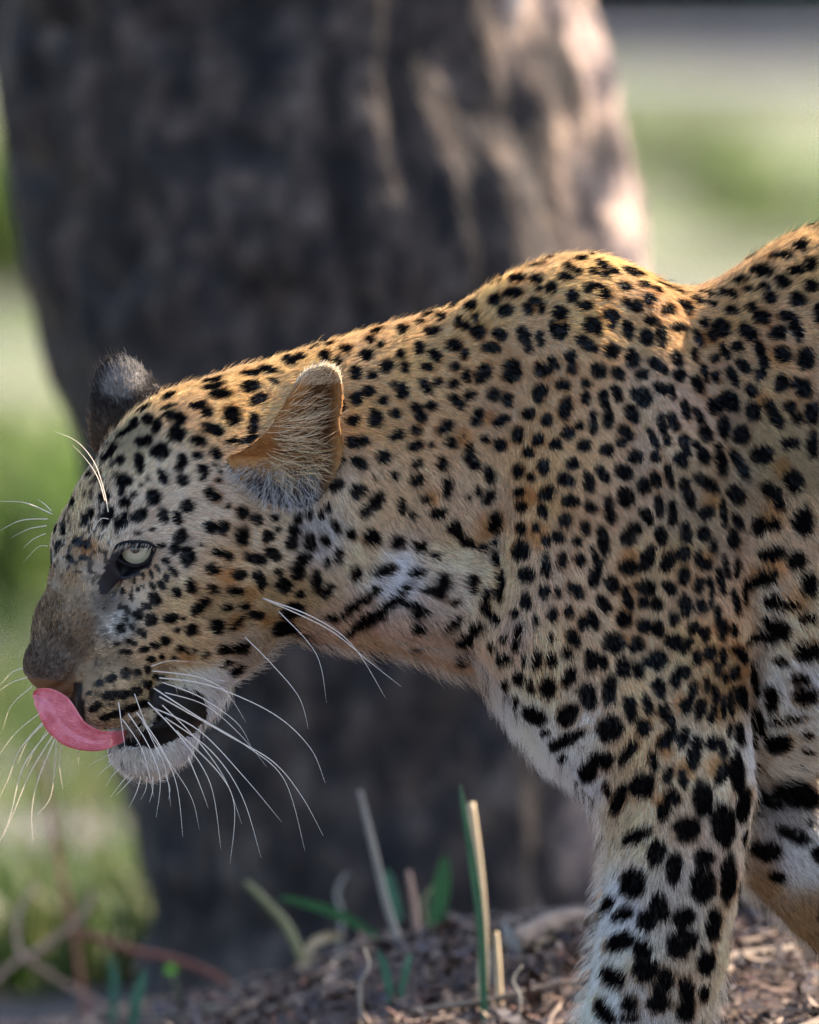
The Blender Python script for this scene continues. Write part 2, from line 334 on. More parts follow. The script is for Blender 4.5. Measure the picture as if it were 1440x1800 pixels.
(4, 1050, 430, """40 145 50 26 30;120 190 36 22 20;50 215 46 20;30 300 36 20 40;60 350 36 36;200 295 44 26 10;260 195 70 24 20;280 155 40 14 10;340 285 42 20 10;425 320 34 22 30;370 380 42 36 30;280 430 38 36;220 420 40 24 40;105 500 56 40 30;110 560 36 30 90;220 600 62 38 85;385 530 44 30 5;350 655 62 44 65;455 640 75 34 85;10 580 60 26 90;510 460 42 36;600 420 36 20 30;650 450 50 30 80;580 590 52 32 10;570 330 40 16 25;490 300 60 12 25;715 390 40 22 40;810 415 40 20 10;790 345 70 14 15;940 345 60 28 15;960 460 46 30 5;885 580 62 58 90;765 550 36 34;810 640 44 30 60;720 660 64 30 65;905 745 62 28 65;1000 720 42 38;1070 620 60 54 40;835 800 36 30;680 780 46 32 85;570 810 62 36 60;585 925 46 40 90;430 850 90 36 35;320 915 44 38;250 800 66 48 80;110 745 52 52;150 905 62 38 45;20 890 52 40 90;140 1050 58 36 60;55 1100 75 36 80;80 1210 70 36 85;320 1080 65 60 50;265 1040 30 30;245 1190 66 44 50;460 1020 60 36 30;530 1040 50 24 80;755 905 62 30 75;705 990 70 38 70;850 930 44 30 90;960 930 75 30 65;1035 860 60 36 50;1155 740 60 38 80;1180 840 60 38 70;1155 920 46 40;945 1110 80 56 60;820 1140 56 52 90;720 1210 60 28 65;625 1170 70 30 80;460 1260 80 30 80;540 1250 64 34 70;890 1300 75 42 85;765 1340 58 44 60;620 1390 50 34 85;1100 1030 52 38 30;1110 1180 60 56 90;1230 1130 44 36 60;1265 1230 75 44 60;1025 1340 60 54 90;1320 970 56 44 30;1295 1020 34 30;1320 780 60 54 20;1280 620 56 52;1140 510 40 36 90;1170 510 50 44;1100 440 44 36;1340 500 60 34 20;1400 570 70 40 80;1430 640 50 30 90;1230 375 44 44;1185 295 36 30;1320 260 48 44;1410 180 50 34;1165 185 70 40 5;1300 80 80 26 -5;1020 250 50 28 -5;1075 310 46 20;1420 390 60 46 20;1370 1150 46 44;1420 1230 44 40;1420 980 40 40;200 1330 60 44 45;170 1400 36 34;400 1370 75 26 65;490 1380 40 26 80;1370 1400 60 40;850 1430 30 30;700 1420 40 26 60;75 1450 48 40"""),
(4, 1050, 790, """270 60 46 44;410 50 40 34 60;635 25 40 30 70;590 80 58 34 45;755 50 60 34 60;870 110 90 40 80;1010 120 110 40 60;1180 50 72 66;1400 230 70 60 60;1240 310 80 46 30;1300 380 54 36 60;980 330 75 54 55;775 245 95 40 32;640 320 120 38 70;515 190 85 28 80;415 215 54 36 70;335 260 52 44 90;190 170 66 50 30;45 185 62 34 60;200 340 66 60 90;85 430 100 36 80;440 400 75 32 80;535 455 80 34 90;630 590 75 38 80;775 450 52 50 60;890 460 90 24 85;990 520 70 34 60;960 640 70 40 90;755 600 52 46 90;820 690 52 26 85;355 480 60 38 60;270 565 50 46 30;220 630 56 52 20;450 610 66 42 85;45 660 95 38 80;365 770 85 46 -75;510 790 70 46 -60;620 745 48 44 90;720 780 60 30 80;770 820 44 40;220 840 66 52 10;10 830 60 30 90;105 960 60 46 70;210 1060 80 36 70;360 980 64 50 10;330 1080 44 44;425 1095 44 46;510 980 58 40 40;615 895 60 42 90;720 970 52 32 90;800 960 60 24 75;870 930 90 32 80;910 840 80 20 75;985 850 66 24 90;630 1100 75 40 80;740 1110 50 34 85;805 1060 60 20 90;975 1080 80 26 75;1040 1030 90 20 90;45 1100 64 40 60;190 1205 56 48 90;545 1195 46 36 90;335 1255 50 46;435 1270 50 40 90;690 1260 46 40 90;850 1180 70 24 -85;885 1280 70 34 -85;965 1285 46 24 85;760 1310 52 34 -85;545 1365 60 54;640 1390 60 34 -60;120 1370 75 56 50;280 1385 52 46 90;1250 750 90 44 -15;1180 930 100 50 -25;1160 560 60 50 90;1260 540 46 40;1420 800 66 60 90;1250 1090 60 50;1360 1120 80 30;1290 1260 100 40 10;1220 1340 130 40;1430 540 60 40 90"""),
(4, 770, 1120, """190 150 50 40 90;395 85 30 24;365 240 60 44 90;275 285 24 18 90;480 175 50 36 -30;620 180 36 16 90;705 185 70 32 -80;810 180 46 34 90;585 300 46 36 90;490 350 44 26 -60;670 365 50 26 85;785 380 72 55 90;555 470 48 26 -60;475 510 30 16 -60;680 565 80 50 25;915 560 85 55 -50;935 300 70 44 -65;915 130 42 36;960 30 54 36 40;1060 430 85 55 75;1215 390 95 48 90;1085 180 70 50 90;1160 190 46 40 90;1305 235 70 50 80;1410 250 60 36 80;1240 50 75 60;1400 60 50 50;1360 520 85 40 85;1215 660 85 75 -40;880 750 110 40 -28;755 685 30 22;880 865 30 26 -40;1060 960 75 60 -60;1160 880 80 55 10;1345 830 95 40 -60;1430 640 40 26 90;1205 1095 50 30 70;1285 1160 105 44 -70;1090 1130 40 20 30;720 860 44 20 40;1400 1080 60 44 90"""),
(4, 1080, 1120, """320 170 66 62 50;245 185 40 36;425 45 46 44;515 80 60 34 -50;590 150 50 36 90;680 120 50 40 90;635 20 30 26;770 150 60 24 85;735 230 46 26 85;900 140 70 30 60;850 265 52 34 90;780 290 40 22 85;490 255 50 50;435 320 60 34 80;320 370 66 46 75;235 480 75 34 80;560 390 70 34 -70;510 500 50 44 90;655 350 50 26 85;610 520 66 36 -75;715 420 66 24 85;690 550 64 30 -75;775 500 80 20 90;825 480 90 20 85;905 430 80 40 80;990 300 120 28 80;350 545 54 40 90;410 620 60 28 75;370 740 70 46 -50;215 655 54 44 90;490 720 70 34 -75;570 830 110 42 -80;700 755 48 46;770 790 75 30 80;760 970 75 44 -70;820 670 54 18 90;885 695 75 30 85;960 720 90 40 75;1030 610 110 44 65;870 970 140 44 85;275 890 70 30 85;380 985 60 36 -75;490 1005 70 34 85;215 1060 75 66 90;415 1140 60 50 90;345 1240 70 40 -70;635 1150 115 66 85;990 930 75 34 -75;905 1210 120 40 -80;515 1365 85 85;770 1340 140 75 85;1200 185 40 34;1130 450 90 50 75;1230 590 110 24 -10;1170 750 85 60 -20;1380 690 34 28;1380 800 34 16;1330 300 60 40;1380 420 75 60;1400 120 80 70;1290 1120 130 90 20;1400 1170 60 60;1090 1170 100 46 20;1430 960 60 24 90;1270 1410 110 44 25;1040 1260 26 20 90;1390 1330 24 18"""),
(4, 1020, 1440, """400 140 100 44 -25;550 260 85 50 -75;665 365 105 52 -85;870 300 70 60 -40;870 480 105 78 90;1040 440 150 52 95;375 475 100 78 100;200 620 60 40 -60;300 700 75 40 -30;560 640 85 55 75;470 740 66 60 90;730 710 75 60 -20;720 890 110 80 -45;935 770 100 52 95;885 1030 85 56 95;275 895 90 55 -30;440 960 75 60 90;460 1080 85 80 -20;230 1140 75 55 30;585 1180 100 60 -65;560 1320 75 60;755 1240 110 50 85;745 1370 80 56 90;870 1250 60 30 -75;165 1380 85 50 60;350 1320 55 55;40 1270 110 26 -70;110 940 40 18 -60;340 1430 60 30;1145 140 60 20 95;1310 240 105 60;1400 420 60 36 10"""),
]
SPOTS = []
for _z, _u, _v, _s in SPOT_TILES:
    for _e in _s.replace("\n", "").split(";"):
        _n = [float(t) for t in _e.split()]
        if len(_n) >= 4:
            SPOTS.append((_u + _n[0] / _z, _v + _n[1] / _z, _n[2] / _z, _n[3] / _z, _n[4] if len(_n) > 4 else 0.0))
# ---------------------------------------------------------------- leopard body mesh (one continuous surface)
def surface_net(fn, xs, ys, zs):
    nx, ny, nz = len(xs), len(ys), len(zs)
    G = np.full((nx, ny, nz), 50.0, np.float32)
    B = 12
    for i in range(0, nx, B):
        for j in range(0, ny, B):
            for k in range(0, nz, B):
                a, b, c = xs[i:i+B], ys[j:j+B], zs[k:k+B]
                rad = 0.5 * math.sqrt((a[-1]-a[0])**2 + (b[-1]-b[0])**2 + (c[-1]-c[0])**2)
                ctr = ((a[0]+a[-1])/2, (b[0]+b[-1])/2, (c[0]+c[-1])/2)
                BALL[0] = (ctr, rad, 60.0)
                d0 = float(fn([np.array([t]) for t in ctr])[0])
                if d0 == 80.0 or abs(d0) > rad * 1.6 + 25:
                    G[i:i+B, j:j+B, k:k+B] = d0
                    continue
                X, Y, Z = np.meshgrid(a, b, c, indexing='ij')
                G[i:i+B, j:j+B, k:k+B] = fn([X.ravel(), Y.ravel(), Z.ravel()]).reshape(X.shape)
    BALL[0] = None
    neg = G < 0
    cnt = np.zeros((nx-1, ny-1, nz-1), np.float32)
    pos = np.zeros((nx-1, ny-1, nz-1, 3), np.float32)
    C = [xs, ys, zs]
    for ax in range(3):
        sl0 = [slice(None)] * 3; sl1 = [slice(None)] * 3
        sl0[ax] = slice(0, -1); sl1[ax] = slice(1, None)
        g0, g1 = G[tuple(sl0)], G[tuple(sl1)]
        I = np.argwhere((g0 < 0) != (g1 < 0))
        a, b = g0[tuple(I.T)], g1[tuple(I.T)]
        t = a / (a - b)
        P = np.stack([C[d][I[:, d]] for d in range(3)], 1).astype(np.float32)
        P[:, ax] += t * (C[ax][I[:, ax] + 1] - C[ax][I[:, ax]])
        o = [d for d in range(3) if d != ax]
        for e in (0, 1):
            for f in (0, 1):
                K = I.copy(); K[:, o[0]] -= e; K[:, o[1]] -= f
                ok = (K >= 0).all(1) & (K[:, 0] < nx-1) & (K[:, 1] < ny-1) & (K[:, 2] < nz-1)
                np.add.at(cnt, tuple(K[ok].T), 1); np.add.at(pos, tuple(K[ok].T), P[ok])
    idx = np.full(cnt.shape, -1, np.int64)
    act = cnt > 0
    idx[act] = np.arange(act.sum())
    V = pos[act] / cnt[act][:, None]
    F = []
    for ax in range(3):
        sl0 = [slice(None)] * 3; sl1 = [slice(None)] * 3
        sl0[ax] = slice(0, -1); sl1[ax] = slice(1, None)
        n0, n1 = neg[tuple(sl0)], neg[tuple(sl1)]
        I = np.argwhere(n0 != n1)
        o = [(ax + 1) % 3, (ax + 2) % 3]
        ok = (I[:, o[0]] > 0) & (I[:, o[1]] > 0) & (I[:, o[0]] < G.shape[o[0]]-1) & (I[:, o[1]] < G.shape[o[1]]-1)
        I = I[ok]
        q = []
        for e, f in ((1, 1), (0, 1), (0, 0), (1, 0)):
            K = I.copy(); K[:, o[0]] -= e; K[:, o[1]] -= f
            q.append(idx[tuple(K.T)])
        q = np.stack(q, 1)
        flip = n0[tuple(I.T)]
        q[flip] = q[flip][:, ::-1]
        F.append(q)
    return V, np.concatenate(F)[:, ::-1]
_xs = np.concatenate([np.arange(10, 650, 4.0), np.arange(650, 1460, 8.0), np.arange(1460, 3500, 26.0)])
_ys = np.concatenate([np.arange(-350, 0, 5.0), np.arange(0, 351, 8.0)])
_zs = np.concatenate([np.arange(300, 590, 9.0), np.arange(590, 1430, 4.5), np.arange(1430, 2030, 10.0)])
BV, BF = surface_net(body_sdf, _xs, _ys, _zs)
_gn = np.cross(BV[BF[:, 2]] - BV[BF[:, 0]], BV[BF[:, 3]] - BV[BF[:, 1]]).astype(float)      # face normals, area-weighted
_fa = np.linalg.norm(_gn, axis=1) * 0.5
_cent = BV[BF].mean(1)
VN = np.zeros((len(BV), 3))
for _c in range(4):
    np.add.at(VN, BF[:, _c], _gn)
for _ in range(2):                                                 # relaxed vertex normals for the fur
    VN /= np.linalg.norm(VN, axis=1, keepdims=True) + 1e-9
    _fn = VN[BF].mean(1); _a = np.zeros_like(VN)
    for _c in range(4):
        np.add.at(_a, BF[:, _c], _fn)
    VN = _a
VN /= np.linalg.norm(VN, axis=1, keepdims=True) + 1e-9
# ---------------------------------------------------------------- coat: flow, length and ground colour by region
GOLD = (0.70, 0.475, 0.24); BUFF = (0.66, 0.435, 0.25); SAND = (0.715, 0.52, 0.34); WHITE = (0.88, 0.85, 0.82)
PALE = (0.76, 0.62, 0.465); GREY = (0.60, 0.465, 0.315); NOSEC = (0.155, 0.115, 0.088); PINK = (0.64, 0.47, 0.36)
# u, v, du, dv, length mm, lift, colour
REGION = [
 (60, 1170, .5, -.9, 3.6, .4, NOSEC), (110, 1130, .5, -.9, 4.0, .4, NOSEC), (90, 1060, .35, -.95, 4.4, .4, (0.22, 0.155, 0.105)), (140, 1080, .5, -.85, 3.6, .35, (0.25, 0.17, 0.11)),
 (120, 1010, .2, -1, 3.5, .25, (0.34, 0.235, 0.145)), (90, 960, .1, -1, 4, .3, GREY), (150, 960, .3, -.95, 4, .3, (0.42, 0.27, 0.15)),
 (110, 880, .3, -.95, 6, .3, GREY), (160, 820, .6, -.8, 6.5, .3, GREY), (230, 760, .75, -.6, 6.5, .3, (0.42, 0.34, 0.23)), (320, 690, .9, -.4, 7, .3, (0.62, 0.42, 0.22)),
 (200, 900, .4, -.9, 6, .3, PALE), (290, 830, .8, -.5, 6.5, .3, PALE), (380, 740, 1, -.3, 7, .3, (0.64, 0.46, 0.27)), (440, 660, 1, -.25, 8, .35, GOLD),
 (225, 1012, .8, .3, 3, .25, (0.6, 0.45, 0.31)), (262, 995, .8, .3, 3, .25, (0.6, 0.42, 0.26)), (190, 1050, .7, -.5, 4, .25, (0.19, 0.17, 0.16)), (175, 1000, .3, -.9, 3.5, .25, (0.5, 0.42, 0.36)), (215, 1085, .9, .1, 5, .25, (0.5, 0.47, 0.44)), (250, 1030, .9, .1, 5, .25, PALE),
 (300, 950, 1, -.1, 6, .3, PALE), (310, 1080, 1, .15, 6, .3, SAND), (270, 1130, 1, .1, 5, .25, SAND), (210, 1150, .9, .1, 4, .25, (0.36, 0.28, 0.19)), (165, 1190, .8, .3, 3, .25, (0.36, 0.25, 0.14)),
 (210, 1200, 1, .1, 4, .3, (0.64, 0.46, 0.27)), (190, 1250, 1, .2, 4, .3, (0.44, 0.31, 0.18)), (250, 1195, 1, .2, 4, .3, (0.48, 0.36, 0.22)), (180, 1288, 1, .2, 3, .3, (0.40, 0.34, 0.30)),
 (380, 880, 1, .2, 7, .3, PALE), (400, 980, 1, .2, 8, .3, SAND), (360, 1130, .9, .3, 8, .3, SAND), (400, 1060, 1, .2, 8, .3, (0.46, 0.32, 0.18)), (480, 940, 1, .3, 9, .35, PALE), (500, 1060, .9, .4, 10, .35, (0.5, 0.36, 0.22)),
 (370, 1200, .7, .7, 9, .35, WHITE), (440, 1150, .8, .6, 10, .4, (0.5, 0.4, 0.32)), (220, 1340, .1, 1, 7, .55, WHITE), (290, 1350, .5, .9, 8, .55, WHITE), (340, 1300, .7, .7, 8, .5, WHITE),
 (560, 930, .4, .9, 11, .35, (0.62, 0.60, 0.55)), (590, 860, .4, .9, 10, .35, PALE), (570, 700, .9, .1, 9, .35, (0.64, 0.42, 0.21)), (600, 610, 1, -.15, 10, .4, GOLD), (700, 600, 1, -.1, 10, .4, GOLD), (840, 540, 1, -.1, 10, .4, GOLD),
 (680, 720, .9, .4, 10, .35, (0.64, 0.425, 0.23)), (680, 860, .7, .7, 12, .4, SAND), (640, 980, .7, .7, 14, .4, PALE), (700, 1010, .8, .5, 15, .4, WHITE), (600, 1120, .6, .8, 13, .5, PINK), (720, 1120, .6, .8, 15, .5, PINK),
 (800, 740, .8, .6, 11, .35, BUFF), (800, 880, .5, .85, 13, .4, SAND), (800, 1010, .8, .4, 15, .4, PALE), (830, 1150, .5, .9, 16, .5, PINK),
 (880, 620, .9, .4, 10, .35, BUFF), (960, 500, .9, -.1, 9, .35, GOLD), (1060, 520, .9, .3, 9, .35, GOLD), (1150, 560, .8, .6, 9, .35, (0.66, 0.44, 0.225)), (1210, 540, .9, .2, 10, .4, (0.66, 0.44, 0.225)), (1320, 500, .9, .0, 11, .4, (0.62, 0.41, 0.215)), (1420, 430, .9, -.1, 12, .4, (0.62, 0.41, 0.215)),
 (1000, 680, .6, .8, 9, .35, BUFF), (1120, 720, .5, .85, 9, .35, SAND), (1180, 740, .5, .85, 9, .35, SAND), (980, 860, .4, .9, 10, .35, BUFF), (1100, 900, .5, .85, 10, .35, SAND), (1230, 900, .5, .85, 10, .35, (0.47, 0.35, 0.22)), (1000, 1020, .3, .95, 11, .35, SAND), (1120, 1080, .5, .85, 10, .35, SAND),
 (1240, 1060, .4, .9, 10, .35, BUFF), (1270, 1200, .3, .95, 9, .35, (0.44, 0.30, 0.16)), (1400, 620, .8, .5, 12, .35, BUFF), (1400, 800, .7, .6, 13, .35, (0.44, 0.32, 0.19)), (1400, 950, .6, .75, 16, .4, SAND), (1400, 1080, .6, .7, 20, .45, PALE), (1400, 1220, .5, .8, 20, .45, WHITE),
 (900, 1130, .2, 1, 15, .4, PINK), (960, 1180, .2, 1, 15, .4, PALE), (900, 1270, -.2, 1, 10, .4, WHITE), (960, 1330, -.3, .95, 11, .4, WHITE), (1020, 1370, -.3, .95, 11, .4, WHITE), (1010, 1260, -.1, 1, 10, .35, (.8, .72, .63)),
 (1080, 1180, .3, 1, 12, .4, SAND), (1180, 1200, .4, .9, 11, .35, SAND), (1110, 1330, .1, 1, 13, .4, SAND), (1220, 1330, .3, .95, 11, .35, PALE), (1180, 1450, .1, 1, 12, .4, PALE), (1280, 1440, .2, 1, 13, .45, PALE), (1080, 1450, -.5, .85, 16, .5, PALE),
 (1180, 1600, 0, 1, 12, .4, (0.66, 0.58, 0.49)), (1065, 1600, -.5, .85, 16, .5, WHITE), (1290, 1560, .3, .95, 13, .45, PALE), (1150, 1750, 0, 1, 12, .4, (0.66, 0.58, 0.49)), (1040, 1720, -.5, .85, 16, .5, WHITE), (1250, 1720, .3, .95, 13, .45, PALE), (1100, 1900, -.1, 1, 9, .35, PALE),
 (1360, 1320, .5, .8, 16, .4, WHITE), (1380, 1420, .5, .8, 14, .4, (0.5, 0.46, 0.42)), (1420, 1520, .6, .8, 13, .4, WHITE), (1350, 1560, .6, .7, 9, .35, (0.46, 0.30, 0.16)), (1440, 1630, .6, .7, 9, .35, (0.46, 0.30, 0.16)),
 (1800, 450, 1, .1, 12, .35, GOLD), (1800, 800, .9, .4, 13, .35, BUFF), (1800, 1150, .8, .6, 18, .4, WHITE), (2400, 500, 1, .4, 12, .35, GOLD), (2400, 900, .4, .9, 12, .35, BUFF), (2400, 1500, .1, 1, 10, .35, PALE), (3000, 1300, .7, .7, 14, .35, BUFF), (1650, 1850, 0, 1, 9, .35, PALE),
]
RG = np.array([(r[0], r[1], r[2], r[3], r[4], r[5]) + tuple(r[6]) for r in REGION])
_dd = np.sqrt(((RG[:, None, :2] - RG[None, :, :2]) ** 2).sum(-1)); np.fill_diagonal(_dd, 1e9)
RG_R = np.clip(np.sort(_dd, axis=1)[:, :2].mean(1), 26, 260)
def region(p):
    """weighted blend of the region table at points p (n,3) in unit space"""
    out = np.empty((len(p), 7), np.float64)
    for i in range(0, len(p), 20000):
        q = p[i:i+20000]
        d2 = (q[:, None, 0] - RG[None, :, 0]) ** 2 + (q[:, None, 2] - RG[None, :, 1]) ** 2
        w = 1.0 / (d2 / RG_R[None] ** 2 + 0.06) ** 2.2
        w /= w.sum(1, keepdims=True)
        out[i:i+20000] = w @ RG[:, 2:]
    return out
# ---------------------------------------------------------------- coat: the spots, set on the skin as ellipses in its tangent plane
_bv = BVHTree.FromPolygons([tuple(v) for v in BV.astype(float)], [tuple(f) for f in BF.tolist()])
def ray(u, v):
    a = np.array(from_pixel(u, v, -500.0)); b = np.array(from_pixel(u, v, 500.0))
    dv_ = b - a; L = np.linalg.norm(dv_)
    hit = _bv.ray_cast(Vector(a), Vector(dv_ / L), L)
    return (None, None) if hit[0] is None else (np.array(hit[0]), VN[BF[hit[2]]].mean(0))
spot_c, spot_i, spot_n, spot_r = [], [], [], []
def add_spot(c, n, A, Bv):
    """A, Bv: semi-axis vectors in the tangent plane"""
    M = np.stack([A, Bv, n], 1)
    spot_c.append(c); spot_i.append(np.linalg.inv(M)); spot_n.append(n); spot_r.append(max(np.linalg.norm(A), np.linalg.norm(Bv)) * 1.9)
VIEW = np.array([0, 1.0, PITCH]); VIEW /= np.linalg.norm(VIEW)
for (u, v, a, b, ang) in SPOTS:
    c, n = ray(u, v)
    if c is None:
        continue
    n = n / np.linalg.norm(n)
    if n @ VIEW > -0.05:
        continue
    ct = abs(n @ VIEW)
    t = math.radians(ang)
    def lay(d):
        d = np.array([d[0], 0, d[1]])
        k = -(d @ n) / ((VIEW @ n) if ct > 0.38 else math.copysign(0.38, VIEW @ n))
        w = d + VIEW * k
        return w - n * (w @ n)
    A = lay((math.cos(t) * a, math.sin(t) * a)); Bv = lay((-math.sin(t) * b, math.cos(t) * b))
    if min(np.linalg.norm(A), np.linalg.norm(Bv)) < 1.5:
        continue
    add_spot(c, n, A * (1.06 if u < 420 else 1.17), Bv * (1.06 if u < 420 else 1.17))
# skin that the photograph does not show: spots strewn at a like spacing
_cand = rng.choice(len(BF), 9000, p=_fa / _fa.sum())
_taken = np.array(spot_c)
for f in _cand:
    c = _cent[f].astype(float)
    n = _gn[f] / (np.linalg.norm(_gn[f]) + 1e-9)
    vis = (n @ VIEW) < -0.05 and 0 < c[0] < 1440 and c[2] < 1800
    if vis or (c[0] < 170 and c[2] > 990):
        continue
    sp = 25 if c[0] < 500 else (44 if c[0] < 1500 else 62)
    if np.min(((_taken - c) ** 2).sum(1)) < sp * sp:
        continue
    t1 = np.cross(n, (0, 1, .3)); t1 /= np.linalg.norm(t1) + 1e-9; t2 = np.cross(n, t1)
    r = sp * rng.uniform(.26, .40); a = rng.uniform(0, 3.14)
    add_spot(c, n, (t1 * math.cos(a) + t2 * math.sin(a)) * r * rng.uniform(1, 1.5), (-t1 * math.sin(a) + t2 * math.cos(a)) * r)
    _taken = np.vstack([_taken, c])
spot_c = np.array(spot_c); spot_i = np.array(spot_i); spot_n = np.array(spot_n); spot_r = np.array(spot_r)
_cell = 60.0
_bins = {}
for k, (c, r) in enumerate(zip(spot_c, spot_r)):
    lo = np.floor((c - r) / _cell).astype(int); hi = np.floor((c + r) / _cell).astype(int)
    for i in range(lo[0], hi[0] + 1):
        for j in range(lo[1], hi[1] + 1):
            for l in range(lo[2], hi[2] + 1):
                _bins.setdefault((i, j, l), []).append(k)
def spot_mask(p, rag=0.10):
    """1 inside a spot, 0 outside, for points p in unit space"""
    out = np.zeros(len(p)); best = np.full(len(p), 9.0)
    key = np.floor(p / _cell).astype(np.int64)
    code = (key[:, 0] + 500) * 1000000 + (key[:, 1] + 500) * 1000 + key[:, 2] + 500
    order = np.argsort(code, kind='stable'); cs = code[order]
    st = np.flatnonzero(np.r_[True, cs[1:] != cs[:-1]]); en = np.r_[st[1:], len(cs)]
    for s, e in zip(st, en):
        ii = order[s:e]
        ks = _bins.get(tuple(key[ii[0]]))
        if not ks:
            continue
        ks = np.array(ks)
        d = p[ii][:, None] - spot_c[ks][None]
        q = np.einsum('kij,nkj->nki', spot_i[ks], d)
        m = np.sqrt(np.abs(q[..., 0]) ** 2.3 + np.abs(q[..., 1]) ** 2.3) + np.maximum(np.abs(q[..., 2]) / (0.8 * spot_r[ks]) - 0.5, 0) * 2
        best[ii] = m.min(1)
    best += (vnoise(p, 9.0, 3) - 0.5) * 2 * rag * 2.0
    return best
BLACK = np.array((0.0045, 0.004, 0.005))
def seg_d(p, pts):
    dd = None
    for (a, b), (e, f) in zip(pts[:-1], pts[1:]):
        l2 = (e - a) ** 2 + (f - b) ** 2
        t = np.clip(((p[:, 0] - a) * (e - a) + (p[:, 2] - b) * (f - b)) / l2, 0, 1)
        q = np.hypot(p[:, 0] - a - t * (e - a), p[:, 2] - b - t * (f - b))
        dd = q if dd is None else np.minimum(dd, q)
    return dd
def inside(p, poly):
    x, y = p[:, 0], p[:, 2]; r = np.zeros(len(p), bool)
    for (a, b), (c, d) in zip(poly, poly[1:] + poly[:1]):
        r ^= ((b > y) != (d > y)) & (x < (c - a) * (y - b) / (d - b + 1e-9) + a)
    return r
LIPS = [(262, 1205), (290, 1190), (358, 1206), (370, 1250), (346, 1288), (300, 1304), (215, 1312), (196, 1306), (215, 1296), (262, 1276), (275, 1240)]
TEAR = [(203, 958), (272, 958), (272, 984), (246, 1003), (212, 1010), (196, 1034), (178, 1038), (178, 1012), (190, 985)]
LEATHER = [(40, 1180), (100, 1186), (132, 1190), (150, 1188), (156, 1275), (150, 1300), (80, 1290), (40, 1222)]
NOSTRIL = [(134, 1192), (142, 1185), (150, 1190), (149, 1205), (147, 1235), (152, 1268), (168, 1290), (152, 1294), (138, 1266), (128, 1238), (120, 1222), (131, 1212)]
def coat(p):
    """ground colour with spots, length in mm, flow"""
    R = region(p)
    col = R[:, 4:7].copy()
    n1 = vnoise(p, 30, 7) - .5; n2 = vnoise(p, 80, 8) - .5
    col *= (1 + 0.22 * n1 + 0.2 * n2)[:, None]
    col[:, 2] *= 1 - 0.25 * n2
    col *= (1 + ((vnoise(p, 4.5, 17) - .5) * .7 + (vnoise(p, 16, 18) - .5) * .5) * np.clip((250 - p[:, 0]) / 60, 0, 1) * (p[:, 2] > 990))[:, None]
    m = spot_mask(p)
    # warmer ground close round a spot
    halo = np.clip((1.55 - m) / 0.5, 0, 1) * np.clip((vnoise(p, 50, 9) - .35) * 2.4, 0, 1) * (p[:, 0] > 340)
    col += (col * np.array((0.74, 0.54, 0.38)) - col) * (halo * 0.9)[:, None]
    for tu, tv, trd in TAN:
        s_ = np.clip(1.6 - np.hypot(p[:, 0] - tu, p[:, 2] - tv) / trd, 0, 1) * (p[:, 1] < 60)
        col += (col * np.array((0.84, 0.64, 0.44)) - col) * s_[:, None]
    k = np.clip((1.12 - m) / 0.22, 0, 1)[:, None]
    # fine freckles on the forehead and muzzle
    fr = np.clip((vnoise(p, 9, 21) - .59) / .07, 0, 1) * ((p[:, 0] < 215) & (p[:, 2] < 1000) & (p[:, 2] > 740))
    fr = np.maximum(fr, .7 * np.clip((vnoise(p, 6, 22) - .66) / .08, 0, 1) * ((p[:, 0] < 260) & (p[:, 2] >= 1000) & (p[:, 0] > 165)))
    k = np.maximum(k, fr[:, None] * .85)
    near = p[:, 1] < 40
    pj = p + np.stack([vnoise(p, 7, 71) - .5, np.zeros(len(p)), vnoise(p, 7, 72) - .5], 1) * 14
    lips = inside(pj, LIPS) & near
    tear = inside(p + (pj - p) * .6, TEAR) & near
    k[lips | tear] = 1
    col = col * (1 - k) + BLACK * k
    col[tear] = (0.020, 0.020, 0.030)
    leather = inside(p, LEATHER) & (p[:, 1] < 20)
    length = R[:, 2].copy()
    length = np.where(p[:, 0] > 430, np.minimum(length, 5.5 + (length - 5.5) * .4), length)
    dark = (m < 1.1)
    length[tear] = 1.2
    length[lips] = 2.0
    hole = leather
    col[leather] = (0.26, 0.135, 0.065)
    col[(leather & (p[:, 2] > 1218)) | (inside(p, NOSTRIL) & near)] = (.006, .005, .006)
    return col, length, R, hole, dark
TAN = [(1357, 898, 22), (1362, 992, 22), (1400, 1048, 24), (1372, 815, 15), (1255, 1335, 20), (1200, 1338, 18), (1195, 1225, 14), (1165, 1285, 12), (1105, 972, 16), (1245, 875, 16), (865, 918, 22), (848, 952, 14), (1238, 970, 12), (762, 870, 14), (1292, 1135, 15), (1302, 1172, 14), (1325, 1000, 12), (1306, 1385, 13), (1158, 1395, 14), (945, 935, 20), (928, 865, 16), (860, 730, 12), (815, 765, 14), (985, 560, 12), (945, 535, 10), (1245, 590, 12), (1370, 620, 18), (1340, 700, 14), (1255, 1245, 12), (1170, 1310, 12), (400, 1005, 16), (440, 1035, 14), (505, 1090, 16), (415, 1085, 14), (470, 1085, 12), (160, 955, 14), (330, 1145, 12)]
def coat_hole(p):
    return (inside(p, LEATHER) | inside(p, NOSTRIL)) & (p[:, 1] < 20)
